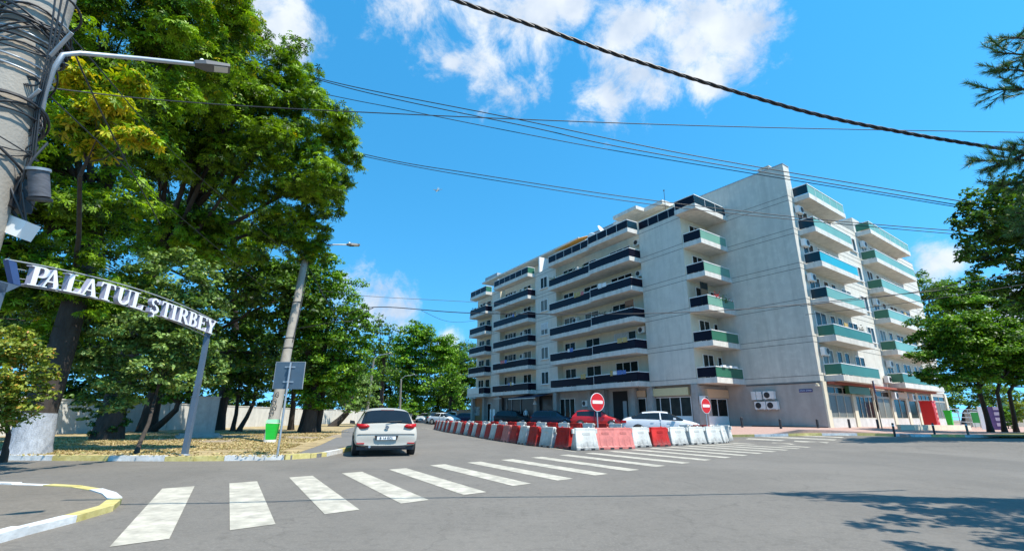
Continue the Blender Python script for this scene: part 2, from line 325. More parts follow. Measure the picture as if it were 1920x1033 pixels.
IS = [(-16, 9.5), (-12, 9.3)]+[G2(*p) for p in [(20, 915), (80, 917), (150, 921), (190, 929), (214, 940), (212, 952), (185, 964), (140, 976), (100, 986), (55, 997), (0, 1014)]]+[(-5.1, 4.4), (-5.0, 2), (-5.0, -3)]
patch('traffic_island', asphalt('island_asphalt', (.17, .145, .115), 1.2), [p for p in IS]+[(-16, -3)], .07)
kerb('kerb', IS, .0, w=-.17, h=.085, seg=1.3)
# right-hand pavement in front of the corner block
def liftR(x, y):
    v = np.array([x, y])-CN; b = v@B2; a = v@A2
    if a < 0: return .13+.22*sst((a+5.5)/5)
    return .13+.2*sst((b+8)/4)
RK = [G2(*p) for p in [(1352, 813), (1440, 814.5), (1560, 816), (1646, 817), (1700, 818.5), (1784, 819), (1920, 820)]]
patch('pavement', mPAVER, RK+[(45, 27.6), (90, 28), (110, 70), (60, 80), (46, 52), (22, 34.5), (17, 39), (-6, 71), (-14, 84), (-17.5, 82), (-10, 68), (2, 48), (9.5, 36), (11.6, 31)], liftR, .3)
kerb('kerb', RK+[(45, 27.6)], .0, first=0, seg=1.8, h=.14, w=.16)
mGRASS = mat('verge_grass', (.13, .15, .05), .95, .35, 5, .6, 80, col2=(.25, .22, .09))
patch('verge', mGRASS, [G2(1822, 816, .15), G2(1900, 816, .15), (60, 29), (60, 44), (44, 42), (38, 36)], lambda x, y: liftR(x, y)+.012, .02)
# crosswalk
TLs = [(304,916),(430,906),(542,895),(641,887),(729,880),(806,872),(876,867),(939,862),(996,857.5),(1048.5,853),(1096,849.5),(1140,846),(1180,843)]
mb = MB(); w2 = np.array([.19, .17])*1.9; ln = np.array([2.2, -3.85])
tp = [gnd(*p)[:2] for p in TLs]; st = (tp[-1]-tp[-4])/3
for k in range(12): tp.append(tp[-1]+st*(1+.012*k))
for q in tp:
    W_ = np.array([.36, .33]); c = [q, q+W_, q+W_+ln, q+ln]; n = 6
    vs = []
    for i in range(n+1):
        for e0, e1 in ((c[0], c[3]), (c[1], c[2])):
            p = e0+(e1-e0)*i/n; vs.append((p[0], p[1], gz(p[0], p[1])+.005))
    mb.add(vs, [(2*i, 2*i+1, 2*i+3, 2*i+2) for i in range(n)])
struct(mb.build('crosswalk_marking', mPAINT))
mb = MB()                                                            # worn edge line beside the barriers
a, b = gnd(783, 799)[:2], gnd(1078, 847)[:2]; nn = np.array([.10, .03])
vs = []
for i in range(31):
    p = a+(b-a)*i/30; vs += [(p[0], p[1], gz(*p)+.005), (p[0]+nn[0], p[1]+nn[1], gz(*p)+.005)]
mb.add(vs, [(2*i, 2*i+1, 2*i+3, 2*i+2) for i in range(30)]); struct(mb.build('edge_line', mPAINT))
# ------------------------------------------------------------ corner apartment block
BR = thing('apartment_building', 'long seven-storey apartment block with navy and green glass balconies on the street corner', 'building', (CN[0], CN[1], 0), ANG)
# local axes of the block: x = b (right, away), y = a (left, away)
T1 = Matrix.Translation((-3.95, 7.2, 0)) @ Matrix.Rotation(ANG1-ANG, 4, 'Z')     # frame of the long left front
def zs(k): return 3.81+2.8*(k-1)
ZT = zs(6)+.42
def u1(x, y, d=0.):                                                 # pixel -> distance along the long front
    p = onplane(x, y, E1+d*B1, B1)[:2]-E1; return float(p@A1)
def ub(x, y, d=0.):
    p = onplane(x, y, CN-d*A2, A2)[:2]-CN; return float(p@B2)
SPANS = [(4.75, 17.7), (21.9, 30.3), (32.6, 38.2)]; REC = .7; UE = 38.2
def tl(d, u): p = T1 @ Vector((d, u, 0)); return (p.x, p.y)
def outline(rec, ground=False):
    P = [(0, 0), (29.4, 0), (29.4, 13), (9.6, 13), tl(13, 8), tl(13, UE)]
    if ground: P += [tl(rec, UE), tl(rec, 0)]
    else:
        P += [tl(rec, UE)]
        for a, b in SPANS[::-1]: P += [tl(rec, b), tl(0, b), tl(0, a), tl(rec, a)] if b < UE-.1 else [tl(rec, a), tl(0, a)]
        P = [p for i, p in enumerate(P)]
        # order along decreasing u
        P = [(0, 0), (29.4, 0), (29.4, 13), (9.6, 13), tl(13, 8), tl(13, UE), tl(rec, UE), tl(rec, 32.6), tl(0, 32.6), tl(0, 30.3), tl(rec, 30.3), tl(rec, 21.9), tl(0, 21.9), tl(0, 17.7), tl(rec, 17.7), tl(rec, 4.75), tl(0, 4.75), tl(0, 0)]
    return P+[(0, 7.2)]
# upper shell: three wall materials by facing
P = outline(REC); mb = MB(); n = len(P)
for i in range(n):
    p, q = P[i], P[(i+1) % n]; e = Vector((q[0]-p[0], q[1]-p[1]))
    isW2 = abs(p[0]) < .01 and abs(q[0]) < .01
    rec = any(abs(p[0]-tl(REC, u)[0]) < .01 for u in (UE, 32.6, 30.3, 21.9, 17.7, 4.75)) or any(abs(q[0]-tl(REC, u)[0]) < .01 for u in (32.6, 30.3, 21.9, 17.7, 4.75))
    mb.cur = 1 if isW2 else (2 if rec and i >= 6 else (2 if abs(p[1]-7.2) < .01 or (abs(q[1]-7.2) < .01 and abs(p[0]+3.95) < .1) else 0))
    mb.add([(p[0], p[1], 3.81), (q[0], q[1], 3.81), (q[0], q[1], ZT), (p[0], p[1], ZT)], [(0, 1, 2, 3)])
mb.cur = 0; mb.add([(p[0], p[1], ZT) for p in P], [tuple(range(n))]); mb.add([(p[0], p[1], 3.81) for p in P], [tuple(range(n))[::-1]])
mb.build('wall', [mFAC, mGABLE, mCREAM], BR)
# roof storey gable wall with its sloping look, thin wall end and chimney
mb = MB(); mb.cur = 0; mb.box(0, 1.0, .0, 8.6, ZT, 21.03)
mb.build('gable_wall', mGABLE, BR)
mb = MB(); mb.box(-.04, 1.05, -.04, 8.64, 21.03, 21.09); mb.build('parapet_cap', mSTEEL, BR)
mb = MB(); mb.box(.25, .9, 1.2, 2.0, 21.09, 21.42); mb.box(.18, .97, 1.13, 2.07, 21.42, 21.5); mb.build('chimney', mGABLE, BR)
# set-back top storey and its roof slabs
mb = MB(); mb.prism([(1.6, 3.0), (26, 3.0), (26, 11), (9, 11), tl(11.5, 9), tl(11.5, 36), tl(2.6, 36), tl(2.6, 2.5), (1.6, 6)], ZT, 20.7); mb.build('top_storey', mCREAM, BR)
mb = MB(T1); mb.box(.9, 12.5, 14.5, 37.5, 20.72, 20.92); mb.box(1.6, 12.3, 3.0, 9.6, 20.72, 21.15); mb.box(.4, 1.58, 5.2, 8.4, 20.75, 21.1); mb.build('roof_slab', mFASC, BR)
mb = MB(T1); mb.box(2.0, 4.6, 8.7, 14.0, 20.73, 21.3); mb.box(1.1, 2.58, 33.2, 36.8, 20.93, 21.5); mb.build('roof_house', mGREY, BR)
mb = MB(T1); mb.box(-.02, 1.6, 20.9, 21.1, ZT, 20.2); mb.box(0.0, 2.58, 31.0, 31.25, ZT, 19.8); mb.build('screen_wall', mWHITE, BR)
mb = MB(T1); mb.hprism([(-.5, 12.6, 19.9), (-.5, 17.4, 19.75), (1.9, 17.6, 20.7), (1.9, 12.6, 20.9)], (0, 0, .05)); mb.build('awning', mORANGE, BR)
mb = MB(); mb.hprism([(17.2, -.7, 19.35), (22.6, -.7, 19.25), (22.0, 1.8, 20.3), (17.4, 1.8, 20.3)], (0, 0, .05)); mb.build('awning', mORANGE, BR)
mb = MB(); mb.box(15.2, 17.0, .6, 2.8, ZT, 20.5); mb.build('roof_house', mGABLE, BR)
mb = MB(T1); mb.tube([(1.5, 2.6, 18), (1.5, 2.6, 21.9)], .025, 6); mb.cbox(1.5, 2.6, 21.9, .12, .12, .06); mb.build('aerial', mDARK, BR)
# ground storey
Pg = outline(.45, True); mb = MB(); mb.prism(Pg, -.3, 3.808)
mb.build('ground_storey_wall', mat('ground_storey_render', (.40, .36, .32), .9, .1, 1.3, .3, 50, dirt=.3), BR)
mb = MB(T1)
for u in (0, 4.6, 6.6, 10.5, 12.4, 18.0, 21.8, 30.2, 34.2, 37.6): mb = MB(T1); mb.box(-.05, .5, u, u+.55, -.3, 3.8); mb.build('pillar', mCONC, BR)
mb = MB()
for b in (0.0, 4.75, 9.0, 12.85, 16.55, 19.5, 24.0, 28.8): mb = MB(); mb.box(b+.02, b+.62, -.12, .1, -.3, 3.8); mb.build('pillar', mCREAM, BR)
mb = MB(); mb.box(-.012, .1, .02, 5.4, .42, .72); mb.build('plinth', mat('plinth_dark', (.05, .03, .03), .9), BR)
# joint lines in the render
mb = MB()
for k in range(1, 7):
    for z in (zs(k), zs(k)+.42):
        mb = MB(); mb.box(-.006, .05, .0, 5.45, z-.02, z+.02); mb.build('render_joint', mJOINT, BR)
        for b0, b1 in ((.0, .78), (8.0, 13.3), (24.3, 29.4)): mb = MB(); mb.box(b0, b1, -.006, .05, z-.02, z+.02); mb.build('render_joint', mJOINT, BR)
        for a, b in ((.0, 4.74), (17.72, 21.88), (30.32, 32.58)): mb = MB(T1); mb.box(-.006, .05, a, b, z-.02, z+.02); mb.build('render_joint', mJOINT, BR)
# balconies: slab (part) > railing glass, handrail (sub-parts)
def balcony(T, x0, x1, y0, y1, k, sides, glass, gcap=None, rounded=None, slabm=None, gs=None):
    z = zs(k); mb = MB(T)
    mb.box(x0, x1, y0, y1, z+.002, z+.415)
    o = mb.build('balcony', slabm or mFASC, BR)
    g = MB(T); h = MB(T); t = .02; zt = z+1.19; zb = z+.47; i = .06
    g2 = MB(T)  # panes facing the sun take their own colour, though the glass is one
    def pane(ax, c, a, b, tgt):
        nseg = max(1, round((b-a)/1.35)) if k == 6 else 1
        for s in range(nseg):
            p, q = a+(b-a)*s/nseg+.015, a+(b-a)*(s+1)/nseg-.015
            if ax == 'x': tgt.box(c-t/2, c+t/2, p, q, zb, zt)
            else: tgt.box(p, q, c-t/2, c+t/2, zb, zt)
            if ax == 'x': h.box(c-.02, c+.02, q, q+.03, z+.4, zt)
            else: h.box(q, q+.03, c-.02, c+.02, z+.4, zt)
        if ax == 'x': h.box(c-.035, c+.035, a-.02, b+.02, zt, zt+.06)
        else: h.box(a-.02, b+.02, c-.035, c+.035, zt, zt+.06)
    if 'x0' in sides: pane('x', x0+i, y0+i, y1-i, g)
    if 'x1' in sides: pane('x', x1-i, y0+i, y1-i, g)
    if 'y0' in sides: pane('y', y0+i, x0+i, x1-i, g2 if gs else g)
    if 'y1' in sides: pane('y', y1-i, x0+i, x1-i, g)
    g.build('railing_glass', glass, o)
    if gs and g2.v: g2.build('railing_glass', gs, o)
    h.build('handrail', mRAIL, o)
    return o
for k in range(1, 7):
    gl = mNAVY
    # stack beside the blank strip: two staggered pieces
    balcony(T1, -1.45, .70 if k < 6 else 0, 4.75, 10.4, k, ('x0', 'y0'), gl, gs=mNAVY if k < 6 else mTEAL)
    balcony(T1, -1.12, .70 if k < 6 else 0, 10.42, 17.7, k, ('x0', 'y1'), gl)
    balcony(T1, -1.12, .70 if k < 6 else 0, 21.9, 30.3, k, ('x0', 'y0', 'y1'), gl, gs=mGREEND if k == 6 else None)
    balcony(T1, -1.05, .70 if k < 6 else 0, 32.6, 37.4, k, ('x0', 'y0', 'y1'), gl, gs=mGREEND if k == 6 else None)
    # end face of the long wing
    balcony(T1, 1.2, 5.2, UE-.01, UE+1.0, k, ('x0', 'y1', 'x1'), gl)
    # inner corner
    if k < 6: balcony(None, -3.93, -.01, 5.47, 7.19, k, ('x0', 'y0'), mNAVY, gs=mGREEN if k > 2 else mGREEND)  # one glass: shaded front coloured navy, sunlit side green
    # street-corner front
    gg = {6: mGREEN, 5: mGREEN, 4: mTURQ, 3: mGREEN, 2: mGREEND, 1: mGREEND}[k]
    balcony(None, .8, 8.0 if k < 6 else 7.7, -1.2, -.004, k, ('x0', 'y0'), mTEAL if k > 2 else mGREEND, gs=gg)  # shade painted into the dark end panes, sunlit front left green
    balcony(None, 13.3, 24.3, -1.2, -.004, k, ('x0', 'y0'), mGREEND, gs=mGREEN if k != 1 else mGREEND)  # end panes coloured darker for shade than the sunlit front
# roof-terrace deck over the inner corner and its long railing
o = balcony(None, -4.7, .0, 5.2, 7.19, 6, ('x0', 'y0'), mNAVY, gs=mTEAL)
mb = MB(T1); g = MB(T1)
zb, zt = zs(6)+.47, zs(6)+1.19
for s in range(4): g.box(.05, .07, .05+s*1.17, 1.2+s*1.17, zb, zt); mb.box(.04, .08, 1.2+s*1.17, 1.22+s*1.17, zb-.05, zt)
mb.box(.03, .09, 0, 4.7, zt, zt+.06); o = g.build('terrace_railing', mNAVY, BR); mb.build('handrail', mRAIL, o)
# windows: frame (part) > pane (sub-part)
mSHADEP = mat('pane_dim', (.022, .03, .028), .2, .5, 1.2, spec=.12)
wr = random.Random(3)
def window(T, ax, c, sgn, a, b, z0, z1, ndiv, pm=None, fm=None, sill=False, parent=None):
    # ax 'x': wall plane x=c facing sgn; window spans y a..b
    mb = MB(T); w = .055; d0, d1 = sorted((c+sgn*.002, c+sgn*.055))
    def bb(tgt, p, q, r, s, e0=d0, e1=d1):
        if ax == 'x': tgt.box(e0, e1, p, q, r, s)
        else: tgt.box(p, q, e0, e1, r, s)
    bb(mb, a, b, z1-w, z1); bb(mb, a, b, z0, z0+w)
    for i in range(ndiv+1):
        p = a+(b-a)*i/ndiv; p = min(max(p-w/2, a), b-w); bb(mb, p, p+w, z0+w, z1-w)
    if sill: e = sorted((c+sgn*.002, c+sgn*.16)); bb(mb, a-.08, b+.08, z0-.06, z0-.002, *e)
    o = mb.build('window', fm or mFRAME, BR)
    g = MB(T); e = sorted((c+sgn*.004, c+sgn*.02)); bb(g, a+w, b-w, z0+w, z1-w, *e)
    o2 = g.build('pane', pm or wr.choice([mPANE, mPANE, mPANE, mPANE, mSHADEP, mSHADEP, mCURT]), o)
    return o
def shutter(T, ax, c, sgn, a, b, z0, z1):
    mb = MB(T); nn = int((z1-z0)/.06); e = sorted((c+sgn*.056, c+sgn*.075))
    for i in range(nn):
        z = z0+(z1-z0)*i/nn
        if ax == 'x': mb.box(e[0], e[1], a, b, z, z+.05)
        else: mb.box(a, b, e[0], e[1], z, z+.05)
    mb.build('roller_shutter', mSHUT, BR)
R_ = REC
W1W = [(u1(1198, 695, R_), u1(1156, 700, R_), 3, 1.0), (u1(1128, 690, R_), u1(1101, 690, R_), 2, .0), (u1(1081, 695, R_), u1(1061, 695, R_), 2, .0), (u1(1048, 700, R_), u1(1038, 700, R_), 1, .0),
       (u1(997, 712, R_), u1(982, 712, R_), 2, .0), (u1(968, 715, R_), u1(951, 715, R_), 3, .0), (u1(938, 710, R_)-.3, u1(926, 710, R_)-.5, 2, .9), (u1(919, 722, R_)+.1, u1(910, 722, R_), 1, 0), (u1(907, 722, R_), u1(897, 722, R_), 2, 0)]
for k in range(1, 6):
    for a, b, nd, dz in W1W:
        if b > 30.25 and a < 32: a, b = 28.2, 30.1
        window(T1, 'x', R_, -1, a, b, zs(k)+.44+dz*0, zs(k)+2.45, nd)
    window(T1, 'x', 0, -1, 19.35, 20.75, zs(k)+1.0, zs(k)+2.38, 2, sill=True)
    # inner corner: door and window on the return wall
    window(None, 'y', 7.2, -1, -2.8, -1.3, zs(k)+.44, zs(k)+2.4, 2); window(None, 'y', 7.2, -1, -.7, -.1, zs(k)+.44, zs(k)+2.3, 1)
    # corner front
    window(None, 'y', 0, -1, 1.0, 2.9, zs(k)+.9, zs(k)+2.4, 2); window(None, 'y', 0, -1, 3.6, 4.5, zs(k)+.44, zs(k)+2.4, 1, mPANE); window(None, 'y', 0, -1, 5.0, 5.9, zs(k)+.44, zs(k)+2.4, 1, mPANE)
    window(None, 'y', 0, -1, 7.0, 8.9, zs(k)+.95, zs(k)+2.3, 2, sill=True)
    if k > 1: window(None, 'y', 0, -1, 11.0, 12.5, zs(k)+1.0, zs(k)+2.35, 2, sill=True)
    for a, b, nd in ((13.9, 15.3, 2), (16.2, 17.1, 1), (18.2, 20.2, 2), (21.2, 22.1, 1), (22.6, 24.0, 2)): window(None, 'y', 0, -1, a, b, zs(k)+(.44 if nd == 1 else .9), zs(k)+2.4, nd)
    for a in (25.6, 27.4): window(None, 'y', 0, -1, a, a+1.2, zs(k)+1.0, zs(k)+2.35, 2)
    window(T1, 'y', UE, 1, 2.0, 4.0, zs(k)+.44, zs(k)+2.4, 2)
shutter(T1, 'x', R_, -1, W1W[0][0]+.9, W1W[0][1], zs(2)+.5, zs(2)+2.45)
shutter(T1, 'x', 0, -1, 19.4, 20.7, zs(3)+1.6, zs(3)+2.35)
shutter(None, 'y', 0, -1, 7.05, 8.85, zs(5)+1.3, zs(5)+2.3)
# ground-floor shops
gf = .42
def shop(T, ax, c, sgn, a, b, nd, kick=.95, top=2.75, z0=.75, pm=None, panel=None):
    window(T, ax, c, sgn, a, b, z0+kick, z0+top-.75, nd, pm)
    mb = MB(T); e = sorted((c+sgn*.003, c+sgn*.05))
    if ax == 'x': mb.box(e[0], e[1], a, b, z0-.3, z0+kick-.003)
    else: mb.box(a, b, e[0], e[1], z0-.3, z0+kick-.003)
    mb.build('kick_panel', panel or mWHITE, BR)
GW = mat('shop_sign_cream', (.62, .54, .30), .6, .05)
GP = mat('shop_sign_tan', (.62, .42, .26), .6, .05)
c0 = .45
ug = lambda x, y=765: u1(x, y, c0)
shop(T1, 'x', c0, -1, ug(1298), ug(1222), 4, .6, 2.9)
shop(T1, 'x', c0, -1, ug(1213), ug(1187), 1, .6, 2.9)
shop(T1, 'x', c0, -1, ug(1078, 740), ug(1042, 740), 4, .5, 3.2, .7)
mb = MB(T1); mb.box(c0-.3, c0-.06, ug(1295, 738), ug(1219, 738), 3.0, 3.62); mb.build('shop_sign', GW, BR)
mb = MB(T1); mb.box(c0-.2, c0-.06, ug(1213, 738), ug(1184, 738), 3.0, 3.55); mb.build('shop_sign', GP, BR)
mb = MB(T1); mb.box(c0-.05, c0-.006, ug(1178), ug(1151), 0, 3.6); mb.build('entrance_dark_panel', mat('dark_entrance', (.012, .010, .010), .8), BR)  # flat near-black panel on the wall, no real depth
mb = MB(T1); mb.box(c0-.08, c0-.052, ug(1178)+.1, ug(1171)+.1, .3, 2.7); mb.build('entrance_door', mGREY, BR)
# restaurant front: dark awning, dark glass, hanging lamp, menu boards
mREST = mat('dark_shopfront', (.012, .012, .014), .3, .3); mAWN = mat('navy_awning', (.008, .014, .045), .7)
mb = MB(T1); mb.box(c0-.06, c0-.006, ug(1036), ug(938), .2, 3.6); mb.build('shopfront', mREST, BR)
mb = MB(T1); mb.hprism([(c0-.05, ug(1036), 3.75), (c0-.05, ug(984), 3.75), (-1.9, ug(984), 3.3), (-1.9, ug(1036), 3.3)], (0, 0, .04)); mb.build('awning', mAWN, BR)
mb = MB(T1); mb.box(-1.93, -1.87, ug(1036), ug(984), 3.2, 3.29); mb.box(-1.2, -1.14, ug(960), ug(946), 3.4, 3.48); mb.build('awning_rail', mFASC, BR)
mb = MB(T1)
for x in (938, 941, 952, 961, 978): u = ug(x); mb.box(c0-.14, c0-.07, u-.05, u+.05, .3, 3.5)
mb.build('shopfront_post', mGREY, BR)
mb = MB(T1); mb.box(-.3, -.24, ug(930), ug(928), .6, 2.2); mb.box(-.3, -.24, ug(937), ug(933), .6, 2.2); mb.build('menu_board', mWHITE, BR)
mb = MB(T1); mb.lathe([(.02, .5), (.12, .3), (.2, .1), (.18, 0)], (-.6, ug(1017), 2.6), n=10); mb.build('pendant_lamp', mWHITE, BR)
# brown clad bay and door at the far left end
mb = MB(T1); u0, u2 = ug(905), ug(886); mb.box(c0-.07, c0-.006, u0, u2, .1, 3.7); mb.build('brown_cladding', mat('brown_cladding', (.32, .14, .05), .6, .15, 3), BR)
mb = MB(T1); mb.box(c0-.12, c0-.075, u0+.7, u2-.3, 1.4, 2.6); mb.build('poster', mat('blue_poster', (.05, .12, .35), .5, .9, 3, col2=(.5, .5, .45)), BR)
window(T1, 'x', c0, -1, ug(921), ug(908), .4, 3.0, 2)
# return wall shop in the inner corner
window(None, 'y', 7.2, -1, -2.9, .0-.1, 1.35, 2.75, 2, mPANE)
mb = MB(); mb.box(-2.9, -.1, 7.145, 7.197, .4, 1.345); mb.build('kick_panel', mWHITE, BR)
mb = MB(); mb.box(-3.05, -.05, 6.95, 7.19, 2.8, 3.45); mb.build('shop_sign', GP, BR)
# shops on the corner front
mFRSH = mat('shop_frame_cream', (.55, .50, .40), .5, .1); mKICK = mat('kick_panel_white', (.60, .58, .54), .6, .12, 2, dirt=.3)
pil = [.64, 4.75, 5.4, 9.0, 9.65, 12.85, 13.5, 16.55, 17.2, 19.5, 20.2, 24.0, 24.7, 28.8]
for j in range(0, len(pil), 2):
    a, b = pil[j]+.04, pil[j+1]-.04
    pm = [mCURT, mPANE, mCURT, mPANE, mSHADEP, mPANE, mCURT][j//2]; nd = [3, 4, 2, 2, 1, 3, 2][j//2]
    window(None, 'y', 0, -1, a, b, 1.30, 2.95, nd, pm, mFRSH); window(None, 'y', 0, -1, a, b, 2.99, 3.5, nd, mPANE, mFRSH)
    mb = MB(); mb.box(a, b, -.05, -.003, .5, 1.295); mb.build('kick_panel', mKICK, BR)
mb = MB(); mb.box(3.6, 7.6, -.4, -.13, 3.05, 3.6); mb.build('shop_sign', mat('shop_sign_green', (.05, .16, .06), .5), BR)
mb = MB(); mb.box(14.0, 16.4, -.35, -.13, 3.0, 3.5); mb.build('shop_sign', GP, BR)
mb = MB(); mb.box(.7, 24.2, -.6, -.13, 3.64, 3.8); mb.build('soffit_band', mat('red_brown_soffit', (.30, .08, .05), .8), BR)
mb = MB()
for b in (1.0, 5.6, 9.8, 17.4): mb.box(b, b+2.4, -.9, -.14, .3, .62)
mb.build('entrance_step', mCONC, BR)
mb = MB(); mb.tube([(-.03, .02, 3.72), (-.03, 5.4, 3.72)], .03, 6); mb.tube([(-3.98, 7.0, 3.7), (-1, 7.1, 3.7)], .02, 5)
mb.build('conduit', mDARK, BR)
mb = MB(); mb.tube([(.12, -.06, .6), (.12, -.06, 3.7)], .05, 8); mb.tube([(-.06, .12, 3.6), (-.5, .12, 3.62)], .03, 6); mb.cbox(-.3, .12, 3.5, .3, .16, .1); mb.build('drainpipe', mCREAM, BR)
# air conditioners
ACN = [0]
def ac(T, pos, facing, w=.82, fan='x', two=False):
    # pos: centre on the wall, facing: 'x-' or 'y-'
    x, y, z = pos; mb = MB(T); f = MB(T); d = .3; h = .56
    if facing == 'x-':
        mb.box(x-d-.08, x-.08, y-w/2, y+w/2, z-h/2, z+h/2); mb.box(x-.4, x, y-w/2+.1, y-w/2+.14, z-h/2-.05, z-h/2-.001); mb.box(x-.4, x, y+w/2-.14, y+w/2-.1, z-h/2-.05, z-h/2-.001)
        f.lathe([(.23, x-d-.10), (.23, x-d-.082)], (0, 0, 0), 'x', 20) if 0 else f.lathe([(.22, -.018), (.22, 0)], (x-d-.083, y+.12, z), 'x', 20)
    else:
        mb.box(x-w/2, x+w/2, y-d-.08, y-.08, z-h/2, z+h/2); mb.box(x-w/2+.1, x-w/2+.14, y-.4, y, z-h/2-.05, z-h/2-.001); mb.box(x+w/2-.14, x+w/2-.1, y-.4, y, z-h/2-.05, z-h/2-.001)
        f.lathe([(.22, -.018), (.22, 0)], (x+.12, y-d-.083, z), 'y', 20)
    o = mb.build('air_conditioner', mAC, BR); f.build('fan_grille', mBLACK, o)
for k, u in ((5, 5.3), (4, 5.3), (2, 5.5)): ac(T1, (0-.0 if 0 else R_, u+.1, zs(k)+2.3 if k != 4 else zs(k)+2.0), 'x-')
for k, u in ((5, 14.6), (3, 14.9), (2, 15.2), (1, 15.0), (4, 15.0)): ac(T1, (R_, u, zs(k)+(1.9 if k in (5, 3) else 1.2)), 'x-')
for k, u in ((5, 25.6), (3, 25.4), (2, 25.5), (1, 25.3)): ac(T1, (R_, u, zs(k)+(1.9 if k != 1 else 1.0)), 'x-')
for k in (1, 3, 4, 5): ac(None, (1.05, 0, zs(k)+2.15), 'y-')
for k in (5, 3, 1): ac(None, (14.0, 0, zs(k)+2.1), 'y-')
ac(None, (12.7, 0, zs(1)+.7), 'y-'); ac(None, (13.2, -.1, 3.2), 'y-', .7); ac(None, (17.6, -.1, 3.15), 'y-', .7)
for y, z in ((3.6, 2.95), (4.35, 2.2), (3.45, 2.2)): ac(None, (0, y, z), 'x-')
mb = MB(); mb.box(-.25, -.01, 4.2, 4.6, 2.62, 3.25); mb.box(-.25, -.01, 4.65, 5.0, 2.62, 3.25); mb.build('air_conditioner', mAC, BR)
ac(None, (-3.7, 7.15, 2.6), 'y-', .7); ac(T1, (c0, ug(1102), 2.6), 'x-')
# street name plate, writing only partly legible in the photograph
mb = MB(); mb.box(-.03, -.002, .62, 1.52, 3.08, 3.3); pl = mb.build('street_name_plate', mBLUE, BR)
def text(s, size, m, parent, M, name='lettering', ext=.004, sx=1., font_bold=0.):
    c = bpy.data.curves.new(name, 'FONT'); c.body = s; c.size = size; c.extrude = ext; c.align_x = 'CENTER'; c.align_y = 'CENTER'; c.offset = font_bold
    o = bpy.data.objects.new(name, c); COL.objects.link(o); bpy.context.view_layer.update()
    me = bpy.data.meshes.new_from_object(o.evaluated_get(bpy.context.evaluated_depsgraph_get())); bpy.data.objects.remove(o); bpy.data.curves.remove(c)
    me.transform(M @ Matrix.Diagonal((sx, 1, 1, 1))); me.materials.clear(); me.materials.append(m)
    o = bpy.data.objects.new(name, me); COL.objects.link(o); o.parent = parent; return o
# faces -x: text right = -y
MT = Matrix(((0, 0, -1, -.036), (-1, 0, 0, 1.07), (0, 1, 0, 3.19), (0, 0, 0, 1)))
text('STRADA ŞTIRBEI', .11, mWHITE, pl, MT)
# balcony clutter
pot = lambda T, x, y, z, m: None
mPLANT = mat('plant_green', (.05, .11, .02), .7, .4, 12, col2=(.14, .24, .05)); mFLOW = mat('red_flowers', (.5, .02, .02), .7, .3, 10)
def plants(T, x, y, z, m=mPLANT, n=26, s=.13, spread=(.15, .5, .16)):
    mb = MB(T)
    for _ in range(n):
        c = Vector((x+random.gauss(0, spread[0]*.5), y+random.gauss(0, spread[1]*.5), z+abs(random.gauss(0, spread[2]))))
        q = Quaternion((random.gauss(0, 1), random.gauss(0, 1), random.gauss(0, 1), random.gauss(0, 1))).normalized()
        mb.add([c+q @ Vector(v)*s for v in ((-.5, 0, 0), (0, -.3, .08), (.5, 0, 0), (0, .3, .08))], [(0, 1, 2, 3)])
    mb.build('potted_plant', m, BR, recalc=False)
for u in (11.5, 13.0, 14.3, 16.6, 17.2): plants(T1, -1.1, u, zs(5)+1.15)
for u in (5.2, 6.4, 7.4, 8.5, 9.5): plants(T1, -1.3, u, zs(3)+1.1, mat('dark_plant', (.02, .03, .015), .8), 40, .16)
for u in (22.6, 23.4): plants(T1, -1.0, u, zs(5)+1.1, mPLANT, 30)
for u in (33.5, 34.6, 35.8, 36.8): plants(T1, -1.0, u, zs(5)+1.15, mat('dark_plant', (.02, .03, .015), .8), 30, .16); plants(T1, -1.0, u, zs(2)+1.1, mPLANT, 26)
plants(None, -2.6, 5.5, zs(3)+1.15, mFLOW, 50, .14, (.4, .15, .2)); plants(None, -1.4, 5.5, zs(3)+.9, mPLANT, 60, .16, (.6, .15, .25)); plants(None, -.7, 5.5, zs(3)+1.1, mFLOW, 20, .12, (.4, .15, .15))
plants(None, 7.6, -.6, zs(2)+1.1, mat('dark_plant', (.02, .03, .015), .8), 70, .16, (.5, .3, .4))
mb = MB(); mb.box(-3.9, -2.9, 6.0, 6.04, zs(3)+.5, zs(3)+2.4); mb.build('trellis_screen', mat('dark_hedge_screen', (.012, .015, .01), .9, .5, 30, .8, 60), BR)
mb = MB(T1); mb.box(-1.2, -1.14, 4.9, 5.9, zs(3)+1.25, zs(3)+2.0); mb.build('reed_screen', mat('brown_reed', (.22, .09, .04), .8, .3, 20, stretch=(1, 6, 1)), BR)
for x in (-2.8, -1.9, -1.2): mb = MB(); mb.box(x-.22, x+.22, 5.4, 5.62, zs(1)+1.2, zs(1)+1.36); mb.build('flower_box', mWHITE, BR)
lr = random.Random(21); LC = [mat('laundry_'+n, c, .9, .1) for n, c in (('white', (.7, .7, .68)), ('blue', (.10, .18, .42)), ('rose', (.5, .16, .16)), ('ochre', (.45, .32, .12)))]
for T, fx, u0_, u1_ in ((T1, -1.37, 5.4, 9.6), (T1, -1.04, 11, 16.5), (T1, -1.04, 23, 29.5)):
    for k in (1, 2, 4):
        u = lr.uniform(u0_, u1_)
        for j in range(lr.randint(2, 4)):
            w_ = lr.uniform(.3, .6); h_ = lr.uniform(.3, .6); mb = MB(T); mb.box(fx-.06, fx-.045, u, u+w_, zs(k)+1.22-h_*.3, zs(k)+1.25+h_*.5); mb.build('laundry', lr.choice(LC), BR); u += w_+.06
for b_ in (3.0, 4.1, 15.0, 19.4, 21.7):
    k = lr.choice((2, 3, 4, 5)); mb = MB(); mb.box(b_, b_+lr.uniform(.4, .7), -.75, -.7, zs(k)+1.0, zs(k)+1.75); mb.build('laundry', lr.choice(LC), BR)
